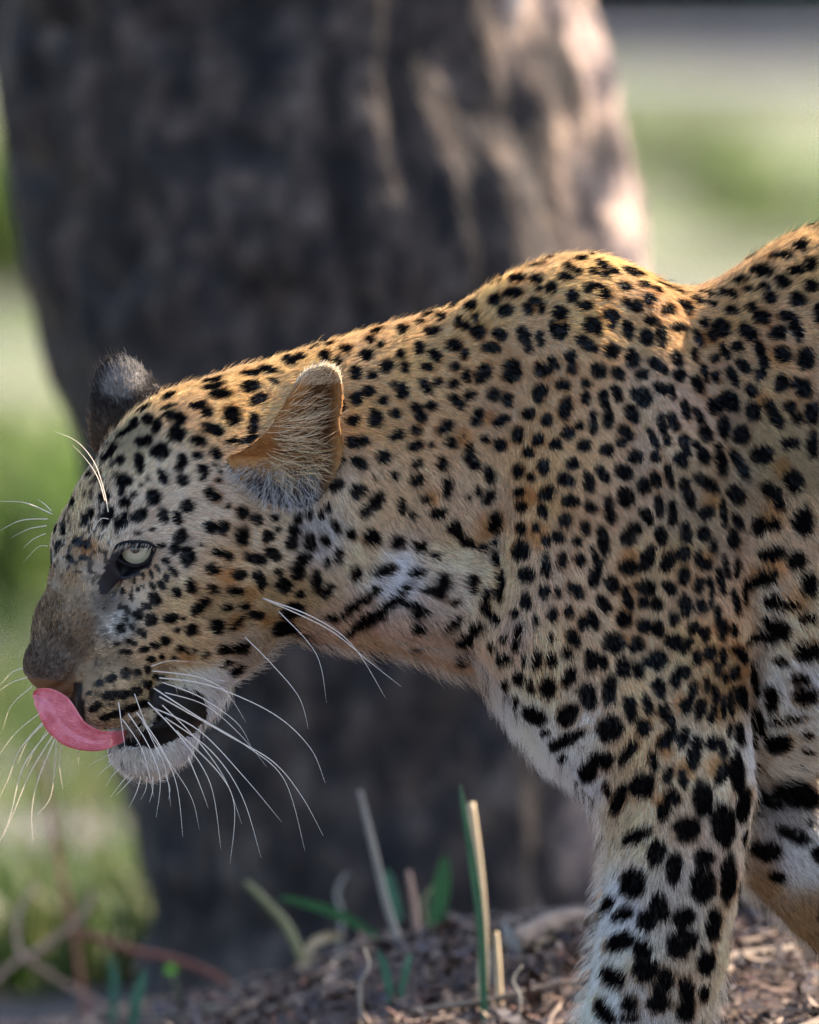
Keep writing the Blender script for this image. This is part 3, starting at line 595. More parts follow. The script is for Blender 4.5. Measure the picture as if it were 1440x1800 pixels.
# skin under the fur
def make_skin_mat():
    m, t, b = mat_nodes("leopard_skin")
    a = t.nodes.new("ShaderNodeVertexColor"); a.layer_name = "coat"
    n = t.nodes.new("ShaderNodeTexNoise"); n.inputs["Scale"].default_value = 900
    bp = t.nodes.new("ShaderNodeBump"); bp.inputs["Strength"].default_value = .25; bp.inputs["Distance"].default_value = .0006
    t.links.new(n.outputs[0], bp.inputs["Height"]); t.links.new(bp.outputs[0], b.inputs["Normal"])
    t.links.new(a.outputs[0], b.inputs["Base Color"])
    b.inputs["Roughness"].default_value = .55; b.inputs["Specular IOR Level"].default_value = .3
    return m
def make_hair_mat(name, attr="hcol"):
    m = bpy.data.materials.new(name); m.use_nodes = True
    t = m.node_tree
    t.nodes.clear()
    out = t.nodes.new("ShaderNodeOutputMaterial")
    a = t.nodes.new("ShaderNodeAttribute"); a.attribute_name = attr
    d = t.nodes.new("ShaderNodeBsdfDiffuse"); tr = t.nodes.new("ShaderNodeBsdfTranslucent")
    g = t.nodes.new("ShaderNodeBsdfHair"); g.component = 'Reflection'
    g.inputs["RoughnessU"].default_value = .35; g.inputs["RoughnessV"].default_value = .6; 
    t.links.new(a.outputs["Color"], g.inputs["Color"])
    m1 = t.nodes.new("ShaderNodeMixShader"); m1.inputs[0].default_value = .42
    m2 = t.nodes.new("ShaderNodeMixShader"); m2.inputs[0].default_value = .13
    t.links.new(a.outputs["Color"], d.inputs[0]); t.links.new(a.outputs["Color"], tr.inputs[0])
    t.links.new(d.outputs[0], m1.inputs[1]); t.links.new(tr.outputs[0], m1.inputs[2])
    t.links.new(m1.outputs[0], m2.inputs[1]); t.links.new(g.outputs[0], m2.inputs[2])
    t.links.new(m2.outputs[0], out.inputs[0])
    return m
SKIN = make_skin_mat(); HAIR = make_hair_mat("fur_hair")
def curves_obj(name, pts, radius, col, mat, parent):
    """pts (n,k,3) world; radius (n,k); col (n,3)"""
    n, k = pts.shape[:2]
    cv = bpy.data.hair_curves.new(name)
    cv.add_curves([k] * n)
    cv.attributes["position"].data.foreach_set("vector", pts.astype(np.float32).ravel())
    ra = cv.attributes.get("radius") or cv.attributes.new("radius", 'FLOAT', 'POINT')
    ra.data.foreach_set("value", radius.astype(np.float32).ravel())
    ca = cv.attributes.new("hcol", 'FLOAT_COLOR', 'CURVE')
    c = np.ones((n, 4), np.float32); c[:, :3] = col
    ca.data.foreach_set("color", c.ravel())
    cv.materials.append(mat)
    return link(bpy.data.objects.new(name, cv), parent)
def grow(root, nrm, flow, length, lift, k=4, jitter=.17, clump=.2, gravity=0.0, seed=0):
    """hair polylines in unit space. flow is projected on the skin"""
    n = len(root)
    f = flow - nrm * (flow * nrm).sum(1, keepdims=True)
    f /= np.linalg.norm(f, axis=1, keepdims=True) + 1e-6
    side = np.cross(nrm, f)
    a = rng.normal(0, jitter, n) + (vnoise(root, 26, 31 + seed) - .5) * 2 * clump + (vnoise(root, 9, 32 + seed) - .5) * 1.6 * clump
    f = f * np.cos(a)[:, None] + side * np.sin(a)[:, None]
    lf = np.clip(lift * (1 + rng.normal(0, .3, n)) + (vnoise(root, 14, 33 + seed) - .5) * .25, .08, 1.2)
    pts = np.empty((n, k, 3)); pts[:, 0] = root - nrm * 2.0
    step = length / (k - 1)
    cur = root - nrm * 2.0
    for i in range(1, k):
        w = lf * (1.5 - 1.1 * (i - 1) / max(k - 2, 1))
        d = f + nrm * w[:, None]
        d[:, 2] += gravity * i
        d /= np.linalg.norm(d, axis=1, keepdims=True)
        cur = cur + d * step[:, None]
        pts[:, i] = cur
    return pts
leopard = link(bpy.data.objects.new("leopard", None))
tag(leopard, "spotted leopard walking with lowered head, licking its nose with pink tongue", "leopard")
_bc, _bl, _bR, _bh, _bd = coat(BV.astype(float))
body = mesh_obj("body", W(BV), BF, SKIN, leopard, True, _bc * 0.5)
# ---- fur
FUR_N = 430000
# thin out what the lens cannot reach
vis = np.clip(-(_gn / (np.linalg.norm(_gn, axis=1, keepdims=True) + 1e-9)) @ VIEW * 2.5 + .75, .18, 1)
inframe = (_cent[:, 0] < 1480) & (_cent[:, 2] < 1840)
wgt = _fa * vis * np.where(inframe, 1.0, .10) * np.where(_cent[:, 0] < 430, 1.7, 1.0)
fi = rng.choice(len(BF), FUR_N, p=wgt / wgt.sum())
r1, r2 = rng.random(FUR_N), rng.random(FUR_N)
q = BV[BF[fi]].astype(float)
_bw = np.stack([(1-r1)*(1-r2), r1*(1-r2), r1*r2, (1-r1)*r2], 1)
root = (q * _bw[..., None]).sum(1)
nr = (VN[BF[fi]] * _bw[..., None]).sum(1); nr /= np.linalg.norm(nr, axis=1, keepdims=True)
hR0 = region(root)
_f = np.stack([hR0[:, 0], np.zeros(FUR_N), hR0[:, 1]], 1); _f -= nr * (_f * nr).sum(1, keepdims=True); _f /= np.linalg.norm(_f, axis=1, keepdims=True) + 1e-6
hc, hl, hR, hh, hd = coat(root + _f * (hR0[:, 2] / MM * .45)[:, None])
hh = coat_hole(root)
keep = ~hh & (hl > .5)
# the eye opening and the mouth stay bare
keep &= ~(inside(root, [(206, 958), (268, 960), (264, 984), (240, 996), (214, 988)]) & (root[:, 1] < 0))
nr = nr[keep]
root, hc, hl, hR, hd = root[keep], hc[keep], hl[keep], hR[keep], hd[keep]
flow = np.stack([hR[:, 0], np.zeros(len(root)), hR[:, 1]], 1)
flow[:, 1] = np.where(root[:, 0] < 330, .25, 0)
ln = hl / MM * rng.uniform(.65, 1.15, len(root))
hp = grow(root, nr, flow, ln, hR[:, 3] * .85)
# hair colour varies hair by hair
hv = rng.normal(1, np.where(root[:, :1] < 200, .42, .28), (len(root), 1))
hc = np.clip(hc * hv, 0.003, .9)
wr = np.where((root[:, 0] < 200) & (root[:, 2] > 1000), 1.35, np.clip(hl / 10, .75, 1.15))[:, None] * np.array([1.0, .95, .75, .18])[None] * 0.00017
fur = curves_obj("fur", W(hp), wr * rng.uniform(.8, 1.2, (len(root), 1)), hc, HAIR, body)

# longer guard hair that breaks the outline
_gu = _gn / (np.linalg.norm(_gn, axis=1, keepdims=True) + 1e-9)
edge = (np.abs(_gu @ VIEW) < .3) & inframe & (_cent[:, 0] > 175)
under = (_gu[:, 2] > .25) | ((_cent[:, 0] > 860) & (_cent[:, 2] > 1150) & (_gu[:, 0] < -.4))
wg = _fa * edge * np.where(under, 1.0, .35)
GN = 9000
fi = rng.choice(len(BF), GN, p=wg / wg.sum())
r1, r2 = rng.random(GN), rng.random(GN)
_bw = np.stack([(1-r1)*(1-r2), r1*(1-r2), r1*r2, (1-r1)*r2], 1)
root = (BV[BF[fi]].astype(float) * _bw[..., None]).sum(1)
nr = (VN[BF[fi]] * _bw[..., None]).sum(1); nr /= np.linalg.norm(nr, axis=1, keepdims=True)
hc, hl, hR, hh, hd = coat(root)
hh = coat_hole(root)
keep = ~hh & (hl > 4)
root, nr, hc, hl, hR = root[keep], nr[keep], hc[keep], hl[keep], hR[keep]
und = (nr[:, 2] > .25) | ((root[:, 0] > 860) & (root[:, 2] > 1150) & (nr[:, 0] < -.4))
flow = np.stack([hR[:, 0], np.zeros(len(root)), hR[:, 1]], 1)
gp_ = grow(root, nr, flow, hl / MM * rng.uniform(.9, 1.7, len(root)) * np.where(und, np.where(root[:, 0] < 430, .9, np.where(root[:, 0] > 860, 1.6, 1.4)), 1.0), np.where(und, .75, .5), k=5, jitter=.3)
hc = np.where((und & (hc.sum(1) > .3))[:, None], hc * .5 + np.array((.34, .32, .29)), hc)
curves_obj("guard_hair", W(gp_), np.array([1.0, .9, .7, .45, .12])[None] * .00013 * rng.uniform(.8, 1.2, (len(root), 1)), np.clip(hc, .004, .9), HAIR, body)
# ---------------------------------------------------------------- ears
def build_ear(name, rim, centre, cup, thick, colour_fn, label, toward):
    """a thin bowl from its centre to its rim; toward=-1: the hollow faces the camera, +1: it faces away"""
    R = catmull(rim, 5, closed=True); n = len(R); C = np.array(centre, float)
    rings = 9
    V = []
    for side in (0, 1):
        for i in range(rings + 1):
            r = i / rings
            P = C[None] + (R - C[None]) * r
            P[:, 1] += cup * (1 - r * r) * -toward
            if side:
                P[:, 1] += thick * (1.15 - r ** 3) * -toward
            V.append(P)
    V = np.concatenate(V); F = []
    m = (rings + 1) * n
    for side in (0, 1):
        for i in range(rings):
            for j in range(n):
                a, b = side * m + i * n + j, side * m + i * n + (j + 1) % n
                q = (a, b, b + n, a + n)
                F.append(q[::-1] if (side == 0) == (toward < 0) else q)
    for j in range(n):
        a, b = rings * n + j, rings * n + (j + 1) % n
        q = (a, b, b + m, a + m)
        F.append(q[::-1] if toward < 0 else q)
    F = np.array(F)
    o = mesh_obj(name, W(V), F, SKIN, leopard, True, colour_fn(V, None) * .8)
    tag(o, label)
    g = np.cross(V[F[:, 2]] - V[F[:, 0]], V[F[:, 3]] - V[F[:, 1]])
    return o, V, F, g
def fur_on(name, V, F, g, count, flow_fn, len_fn, col_fn, lift, parent, rad=.00016, sel=None, k=4, jitter=.25):
    fa = np.linalg.norm(g, axis=1)
    if sel is not None:
        fa = fa * sel
    fi = rng.choice(len(F), count, p=fa / fa.sum())
    r1, r2 = rng.random(count), rng.random(count)
    w = np.stack([(1-r1)*(1-r2), r1*(1-r2), r1*r2, (1-r1)*r2], 1)
    root = (V[F[fi]] * w[..., None]).sum(1)
    nr = g[fi] / (np.linalg.norm(g[fi], axis=1, keepdims=True) + 1e-9)
    ln = len_fn(root, nr) / MM * rng.uniform(.6, 1.2, count)
    hp = grow(root, nr, flow_fn(root, nr), ln, np.full(count, lift), k=k, jitter=jitter, seed=5)
    c = np.clip(col_fn(root, nr) * rng.normal(1, .15, (count, 1)), .004, .92)
    prof = np.interp(np.linspace(0, 1, k), [0, .6, 1], [1, .8, .15])
    return curves_obj(name, W(hp), prof[None] * rad * rng.uniform(.8, 1.2, (count, 1)), c, HAIR, parent)
EAR_N = [(402, -212, 800), (430, -232, 783), (466, -256, 755), (497, -276, 710), (521, -284, 668), (543, -280, 643), (572, -266, 635), (597, -250, 652),
         (603, -238, 692), (597, -228, 738), (604, -222, 768), (599, -216, 806), (580, -212, 845), (552, -208, 878), (508, -206, 884), (462, -208, 868), (425, -210, 836)]
EAR_C = (540, -222, 795)
def earn_col(p, n):
    u, v = p[:, 0], p[:, 2]
    c = np.tile(np.array((0.52, 0.29, 0.12)), (len(p), 1))
    inn = np.clip((u - 478 - np.clip(760 - v, 0, 90) * .62) / 22, 0, 1) * np.clip((596 - u) / 18, 0, 1)
    c = c * (1 - inn[:, None]) + np.array((0.15, 0.078, 0.038)) * inn[:, None]
    low = np.clip((v - 818 + (540 - u) * -.12) / 14, 0, 1) * np.clip((570 - u) / 30, 0, 1)
    c = c * (1 - low[:, None]) + np.array((0.035, 0.03, 0.035)) * low[:, None]
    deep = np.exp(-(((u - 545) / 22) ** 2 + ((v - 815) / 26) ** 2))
    c *= (1 - .8 * deep)[:, None]  # shade of the ear hollow painted in as darker colour
    return c
EAR_N = [(a, b - 14, c) for a, b, c in EAR_N]
ear, EV, EF, EG = build_ear("ear", EAR_N, EAR_C, 34, 18, earn_col, "near ear seen from inside, orange with long pale hair", -1)
_en = EG / (np.linalg.norm(EG, axis=1, keepdims=True) + 1e-9); _ec = EV[EF].mean(1)
front = (_en[:, 1] < 0) * 1.0; back = (_en[:, 1] >= 0) * 1.0
def to_tip(r, n):
    return np.tile(np.array((.45, 0, -.9)), (len(r), 1))
fur_on("ear_fur", EV, EF, EG, 9000, to_tip, lambda r, n: np.full(len(r), 4.6), lambda r, n: np.where((r[:, 2] < 672)[:, None], (0.72, 0.62, 0.48), earn_col(r, n)), .35, ear, sel=front)
fur_on("ear_fur", EV, EF, EG, 420, to_tip, lambda r, n: np.full(len(r), 5.5), lambda r, n: np.tile((.82, .70, .54), (len(r), 1)), .6, ear, sel=(_ec[:, 2] < 668) * 1.0)  # sunlight on the ear tip put into the hair colour, here and above
fur_on("ear_fur", EV, EF, EG, 9000, to_tip, lambda r, n: np.full(len(r), 3.5),
       lambda r, n: np.where(((r[:, 2] < 690) | (np.abs(r[:, 2] - 745) < 12))[:, None], (0.36, 0.32, 0.26), (0.05, 0.045, 0.045)), .35, ear, sel=back)
# long pale hair that crosses the hollow, and the grey tuft below
fur_on("ear_tuft", EV, EF, EG, 420, lambda r, n: np.stack([np.full(len(r), .95), np.full(len(r), -.25), (r[:, 2] - 760) * .006 + rng.normal(0, .38, len(r))], 1),
       lambda r, n: np.where(r[:, 2] > 730, 24.0, 13.0), lambda r, n: np.where(rng.random(len(r))[:, None] < .6, (0.86, 0.72, 0.52), (0.55, 0.36, 0.19)), .6, ear, .00017,
       front * ((_ec[:, 0] > 470) & (_ec[:, 0] < 562) & (_ec[:, 2] > 690) & (_ec[:, 2] < 835)), 6, .2)
fur_on("ear_tuft", EV, EF, EG, 700, lambda r, n: np.stack([(r[:, 0] - 505) * .012 + rng.normal(0, .2, len(r)), np.full(len(r), -.2), np.full(len(r), .9)], 1),
       lambda r, n: np.full(len(r), 13.0), lambda r, n: np.where(rng.random(len(r))[:, None] < .75, (0.60, 0.575, 0.55), (.1, .09, .09)), .45, ear, .00015,
       front * ((_ec[:, 0] < 560) & (_ec[:, 2] > 808)), 5, .15)
EAR_F = [(163, 70, 790), (160, 62, 740), (160, 58, 700), (168, 56, 664), (187, 56, 638), (214, 58, 629), (240, 62, 645), (268, 72, 672), (300, 84, 700), (310, 92, 760), (260, 88, 810), (200, 80, 820)]
def earf_col(p, n):
    u, v = p[:, 0], p[:, 2]
    c = np.tile(np.array((0.05, 0.043, 0.042)), (len(p), 1))
    w = np.clip(1.35 - np.hypot((u - 222) / 38, (v - 670 + (u - 222) * .25) / 30), 0, .5) * 2
    c = c * (1 - w[:, None]) + np.array((0.27, 0.245, 0.23)) * w[:, None]
    t = np.clip((v - 715) / 60, 0, 1)[:, None] * .7
    return c * (1 - t) + np.array((0.16, 0.11, 0.07)) * t
ear2, EV2, EF2, EG2 = build_ear("ear", EAR_F, (232, 74, 735), 34, 16, earf_col, "far ear showing its black back with white patch", 1)
fur_on("ear_fur", EV2, EF2, EG2, 12000, lambda r, n: np.tile((-.25, 0, -.95), (len(r), 1)), lambda r, n: np.where(rng.random(len(r)) < .12, 9.0, 4.5), earf_col, .5, ear2)
# ---------------------------------------------------------------- eyes
def ball(c, r, axis, a0, nlat=20, nlon=40):
    """spherical cap of half-angle a0 round axis"""
    z = np.array(axis, float); z /= np.linalg.norm(z)
    x = np.cross(z, (0, 0, 1)); x /= np.linalg.norm(x); y = np.cross(z, x)
    V = [np.array(c) + z * r]; F = []
    for i in range(1, nlat + 1):
        t = a0 * i / nlat
        for j in range(nlon):
            p = 2 * math.pi * j / nlon
            V.append(np.array(c) + r * (z * math.cos(t) + (x * math.cos(p) + y * math.sin(p)) * math.sin(t)))
    for j in range(nlon):
        F.append((0, 1 + j, 1 + (j + 1) % nlon))
    for i in range(nlat - 1):
        for j in range(nlon):
            a, b = 1 + i * nlon + j, 1 + i * nlon + (j + 1) % nlon
            F.append((a, a + nlon, b + nlon, b))
    return np.array(V), F
def eye_mat(name, col, rough, centre=None):
    m, t, b = mat_nodes(name)
    b.inputs["Base Color"].default_value = (*col, 1); b.inputs["Roughness"].default_value = rough
    b.inputs["Coat Weight"].default_value = 1; b.inputs["Coat Roughness"].default_value = .03
    return m
M_SCL = eye_mat("eye_white_dark", (0.015, 0.013, 0.016), .2)
M_PUP = eye_mat("pupil_black", (0.004, 0.004, 0.005), .15)
M_IRIS = eye_mat("iris_pale", (0.50, 0.49, 0.36), .3)
_t = M_IRIS.node_tree; _n = _t.nodes.new("ShaderNodeTexNoise"); _n.inputs["Scale"].default_value = 900; _n.inputs["Detail"].default_value = 4
_r = _t.nodes.new("ShaderNodeValToRGB"); _r.color_ramp.elements[0].color = (0.27, 0.265, 0.185, 1); _r.color_ramp.elements[1].color = (0.50, 0.49, 0.37, 1)
_r.color_ramp.elements[0].position = .35; _r.color_ramp.elements[1].position = .65
_t.links.new(_n.outputs[0], _r.inputs[0]); _t.links.new(_r.outputs[0], _t.nodes["Principled BSDF"].inputs["Base Color"])
M_LID = eye_mat("eyelid_black", (0.012, 0.011, 0.013), .45)
M_LID.node_tree.nodes["Principled BSDF"].inputs["Coat Weight"].default_value = 0.0
M_LID.node_tree.nodes["Principled BSDF"].inputs["Specular IOR Level"].default_value = .12
M_LID.node_tree.nodes["Principled BSDF"].inputs["Base Color"].default_value = (.007, .0065, .008, 1)
def tube(pts, rads, sides=8, cap=True):
    P = np.asarray(pts, float); n = len(P); V = []; F = []
    T = np.gradient(P, axis=0); T /= np.linalg.norm(T, axis=1, keepdims=True) + 1e-9
    ref = np.array((0.13, 0.9, 0.4)); ref /= np.linalg.norm(ref)
    for i in range(n):
        a = np.cross(T[i], ref); a /= np.linalg.norm(a) + 1e-9; b = np.cross(T[i], a)
        for j in range(sides):
            t = 2 * math.pi * j / sides
            V.append(P[i] + rads[i] * (a * math.cos(t) + b * math.sin(t)))
    for i in range(n - 1):
        for j in range(sides):
            k = (j + 1) % sides
            F.append((i*sides+j, i*sides+k, (i+1)*sides+k, (i+1)*sides+j))
    if cap:
        F.append(tuple(range(sides))[::-1]); F.append(tuple((n-1)*sides + j for j in range(sides)))
    return np.array(V), F
def make_eye(C, axis, lab):
    v, f = ball(C, 36, axis, math.radians(150)); e = mesh_obj("eye", W(v), f, M_SCL, leopard); tag(e, lab)
    v, f = ball(C, 36.5, axis, math.radians(47), 12); mesh_obj("iris", W(v), f, M_IRIS, e)
    v, f = ball(C, 37.0, axis, math.radians(15), 8); mesh_obj("pupil", W(v), f, M_PUP, e)
    v, f = ball(C, 39.0, (0, -.02, -1), math.radians(83), 16); mesh_obj("eyelid", W(v), f, M_LID, e)
    return e
EC = np.array(from_pixel(241, 966, -222.0))
eye = make_eye(EC, (-.08, -.99, -.11), "pale grey-green near eye half closed")
def mirror(p):
    f = np.array(head_local(np.asarray(p, float))); f[2] *= -1
    return head_pt(*f)
eye2 = make_eye(mirror(EC), HR @ np.array((.9, .1, -.42)), "far eye")
def px(pts):
    return np.array([from_pixel(*p) for p in pts])
lid = catmull(px([(196, 972, -258), (206, 960, -262), (222, 954, -264), (242, 953, -266), (260, 955, -264), (274, 962, -258)]), 6)
vv, ff = tube(lid, np.interp(np.arange(len(lid)), [0, 8, len(lid) - 8, len(lid) - 1], [2, 4, 4, 2])); mesh_obj("eyelid", W(vv), ff, M_LID, eye)
lid2 = catmull(px([(196, 970, -256), (206, 982, -257), (220, 991, -259), (238, 995, -260), (255, 990, -260), (267, 977, -259), (274, 964, -256)]), 6)
vv, ff = tube(lid2, np.interp(np.arange(len(lid2)), [0, 8, len(lid2) - 8, len(lid2) - 1], [2, 3, 3, 2])); mesh_obj("eyelid", W(vv), ff, M_LID, eye)
_l = lid[rng.integers(4, len(lid) - 3, 60)]
_lp = np.stack([_l, _l + np.array((-3, -7, 5)) + rng.normal(0, 1.5, (60, 3)), _l + np.array((-6, -11, 13)) + rng.normal(0, 2.5, (60, 3))], 1)
curves_obj("eyelash", W(_lp), np.tile([.00018, .00014, .00005], (60, 1)), np.where(rng.random((60, 1)) < .6, (.5, .47, .42), (.01, .01, .01)), HAIR, eye)
# ---------------------------------------------------------------- tongue
def make_tongue():
    cl = catmull(px([(232, 1290, -40), (216, 1295, -130), (200, 1299, -214), (170, 1302, -250), (134, 1291, -260), (112, 1271, -262), (98, 1250, -264), (84, 1235, -264), (66, 1224, -258), (57, 1222, -254)]), 6)
    n = len(cl); s = np.linspace(0, 1, n)
    hw = np.interp(s, [0, .12, .24, .36, .48, .58, .70, .82, .93, 1], [8, 11, 14, 21, 29, 32, 31, 23, 11, 2])
    T = np.gradient(cl, axis=0); T /= np.linalg.norm(T, axis=1, keepdims=True)
    across = np.cross(T, (0, 1, 0)); across /= np.linalg.norm(across, axis=1, keepdims=True)
    across[across[:, 2] > 0] *= -1                      # towards the upper edge
    out = np.array((0, -1.0, 0))
    m = 13; V = []; F = []
    for side in (0, 1):
        for i in range(n):
            for j in range(m):
                w = -1 + 2 * j / (m - 1)
                curl = 9 * max(0, w - .35) ** 2 / .42 * (1 if s[i] > .3 else s[i] / .3)
                p = cl[i] + across[i] * w * hw[i] + out * ((4 * (1 - w * w) - 3.5 * math.exp(-(w * 5) ** 2)) * hw[i] / 24 + curl)
                if side:
                    p = p - out * (5 * math.sqrt(max(0, 1 - w * w)) + 1.0) * min(1, hw[i] / 14)
                V.append(p)
    k = n * m
    for side in (0, 1):
        for i in range(n - 1):
            for j in range(m - 1):
                a = side * k + i * m + j; q = (a, a + 1, a + m + 1, a + m)
                F.append(q[::-1] if side == 0 else q)
    for i in range(n - 1):
        for j, fl in ((0, 0), (m - 1, 1)):
            a = i * m + j; q = (a, a + m, a + m + k, a + k)
            F.append(q if fl else q[::-1])
    for i in (0, n - 1):
        for j in range(m - 1):
            a = i * m + j; q = (a, a + 1, a + 1 + k, a + k)
            F.append(q if i else q[::-1])
    m_, t, b = mat_nodes("tongue_pink")
    tc = t.nodes.new("ShaderNodeTexCoord")
    n1 = t.nodes.new("ShaderNodeTexNoise"); n1.inputs["Scale"].default_value = 160; n1.inputs["Detail"].default_value = 5
    cr = t.nodes.new("ShaderNodeValToRGB")
    cr.color_ramp.elements[0].color = (0.50, 0.085, 0.125, 1); cr.color_ramp.elements[1].color = (0.70, 0.20, 0.26, 1)
    cr.color_ramp.elements[0].position = .3; cr.color_ramp.elements[1].position = .7
    vo = t.nodes.new("ShaderNodeTexVoronoi"); vo.inputs["Scale"].default_value = 900
    bp = t.nodes.new("ShaderNodeBump"); bp.inputs["Strength"].default_value = .7; bp.inputs["Distance"].default_value = .0008
    for a_ in (n1, vo):
        t.links.new(tc.outputs["Object"], a_.inputs["Vector"])
    t.links.new(n1.outputs[0], cr.inputs[0]); t.links.new(cr.outputs[0], b.inputs["Base Color"])
    t.links.new(vo.outputs[0], bp.inputs["Height"]); t.links.new(bp.outputs[0], b.inputs["Normal"])
    b.inputs["Roughness"].default_value = .34; b.inputs["Coat Weight"].default_value = .5; b.inputs["Coat Roughness"].default_value = .18; b.inputs["Subsurface Weight"].default_value = .35
    b.inputs["Subsurface Radius"].default_value = (1, .3, .25); b.inputs["Subsurface Scale"].default_value = .004
    o = mesh_obj("tongue", W(V), F, m_, leopard)
    tag(o, "pink tongue curled up over the nose")
make_tongue()
# ---------------------------------------------------------------- whiskers
M_WH, _t, _b = mat_nodes("whisker_white")
_b.inputs["Base Color"].default_value = (0.85, 0.80, 0.74, 1); _b.inputs["Roughness"].default_value = .35
_tr = _t.nodes.new("ShaderNodeBsdfTranslucent"); _tr.inputs[0].default_value = (.9, .84, .76, 1); _mx = _t.nodes.new("ShaderNodeMixShader"); _mx.inputs[0].default_value = .45
_t.links.new(_b.outputs[0], _mx.inputs[1]); _t.links.new(_tr.outputs[0], _mx.inputs[2]); _t.links.new(_mx.outputs[0], _t.nodes["Material Output"].inputs[0])
WHISK = [  # (depth at root, depth at tip, root width, picture points root..tip)
 (-262, -330, 2.0, "265 1172 300 1162 350 1166"), (-262, -360, 2.0, "268 1180 345 1190 395 1215 432 1270"), (-264, -380, 2.3, "280 1192 370 1206 480 1255 545 1315 572 1378"),
 (-264, -390, 2.3, "270 1210 350 1262 430 1310 500 1372 536 1497"), (-264, -380, 2.3, "280 1225 400 1293 480 1340 530 1400 568 1470"), (-264, -380, 2.3, "270 1245 350 1285 430 1368 495 1446"),
 (-262, -370, 2.2, "290 1262 370 1320 425 1400 459 1510"), (-264, -380, 2.2, "260 1235 320 1300 370 1380 388 1495"), (-262, -360, 2.0, "310 1285 385 1360 412 1420 404 1520"),
 (-264, -370, 2.2, "240 1253 280 1310 310 1380 321 1472"), (-264, -360, 2.0, "225 1255 260 1310 281 1370 274 1438"), (-266, -340, 1.8, "208 1235 215 1285 222 1332"),
 (-264, -350, 1.9, "215 1265 250 1320 270 1402"), (-262, -360, 2.0, "285 1200 350 1225 415 1270 440 1310"), (-262, -350, 1.9, "330 1330 350 1378 366 1422"), (-262, -370, 2.1, "285 1240 345 1300 395 1370 425 1450"),
 (-262, -350, 1.8, "290 1218 360 1240 420 1290 470 1350"), (-264, -350, 1.7, "236 1220 262 1290 290 1350 300 1420"), (-262, -350, 1.6, "250 1270 290 1330 335 1400 350 1460"),
 (-235, -330, 2.4, "462 1052 550 1085 620 1135 678 1228"), (-235, -320, 2.2, "466 1054 575 1105 645 1160 706 1208"), (-225, -300, 1.5, "490 1075 556 1150 574 1236"), (-215, -300, 1.8, "430 1120 475 1165 525 1225 542 1282"),
 (-172, -200, 1.4, "195 1326 170 1338 153 1351"), (-172, -200, 1.4, "200 1341 185 1352 170 1366"), (-172, -200, 1.6, "228 1360 212 1378 193 1403"), (-172, -200, 1.5, "234 1366 220 1382 203 1399"),
 (-172, -200, 1.6, "247 1366 240 1392 226 1421"), (-172, -200, 1.5, "268 1366 268 1390 262 1412"), (-172, -200, 1.5, "290 1362 298 1386 296 1408"), (-172, -200, 1.3, "212 1350 196 1366 186 1384"), (-172, -200, 1.2, "258 1366 256 1388 246 1408"),
 (-110, 90, 2.0, "62 1172 25 1180 0 1204"), (-110, 90, 2.0, "62 1188 25 1198 -4 1216"), (-110, 90, 2.0, "58 1206 20 1240 4 1284"), (-110, 90, 2.0, "90 1240 32 1284 -4 1330"), (-110, 100, 2.3, "92 1252 36 1316 14 1370 -6 1412"),
 (-110, 90, 2.3, "96 1256 52 1298 31 1342"), (-110, 100, 2.4, "100 1270 42 1345 16 1440 -8 1494"), (-110, 105, 2.4, "104 1276 55 1355 25 1425 4 1474"), (-110, 100, 2.4, "104 1282 67 1370 55 1430 58 1480"),
 (-110, 100, 2.2, "100 1288 95 1360 87 1405 66 1432"), (-110, 90, 2.0, "108 1296 104 1345 110 1388"), (-110, 90, 1.7, "92 1268 60 1320 45 1350"), (-110, 80, 1.5, "138 1310 137 1330 138 1344"),
 (-262, -330, 2.0, "190 900 182 860 165 812 135 776 95 758"), (-262, -320, 1.8, "184 880 172 840 150 806 127 782"), (-262, -300, 1.3, "190 912 175 914 152 948"), (-262, -300, 1.2, "186 930 178 940 172 958"),
 (-90, -60, 2.0, "92 904 45 884 -4 881"), (-90, -60, 1.6, "90 898 78 886 66 878"), (-90, -60, 1.8, "84 912 36 915 -4 935"), (-90, -70, 1.7, "82 924 50 930 18 946"), (-90, -70, 1.5, "80 938 58 948 38 966"), (-90, -70, 1.3, "84 960 66 962 40 990"),
]
for (y0, y1, w, s_) in WHISK:
    a = [float(x) for x in s_.split()]
    k = len(a) // 2
    ctrl = [from_pixel(a[2*i], a[2*i+1], y0 + (y1 - y0) * (i / (k - 1)) ** 1.3) for i in range(k)]
    c = catmull(ctrl, 7)
    v_, f_ = tube(c, w * .62 * (1 - .9 * np.linspace(0, 1, len(c)) ** 1.2) * .95, 5)
    mesh_obj("whisker", W(v_), f_, M_WH, leopard)
# ---------------------------------------------------------------- ground
def crest(x):
    return np.interp(x, [-2.5, -.9, -.5, -.25, -.112, -.008, .128, .279, .6, 1.6, 3], [0, .0, .02, .05, .089, .128, .1436, .159, .165, .12, 0])
def rise(y):
    return np.interp(y, [-4, -1.5, 0, .35, .6, .75, .95, 1.3, 1.7, 2.1, 2.6], [0, .2, .42, .72, .93, 1, .93, .62, .28, .08, 0])
def ground_z(x, y):
    p = np.stack([x, y, np.zeros_like(x)], 1)
    near = np.exp(-((np.hypot(x, y - 1)) / 6) ** 2)
    return crest(x) * rise(y) + near * ((vnoise(p, .16, 41) - .5) * .022 + (vnoise(p, .05, 42) - .5) * .008) + (1 - near) * ((vnoise(p, 7.0, 43) - .5) * .12)
def axis(stops):
    return np.concatenate([np.linspace(a, b, n, endpoint=False) for a, b, n in stops] + [[stops[-1][1]]])
gx = axis([(-420, -40, 20), (-40, -6, 34), (-6, -.7, 40), (-.7, .9, 110), (.9, 6, 40), (6, 40, 34), (40, 420, 20)])
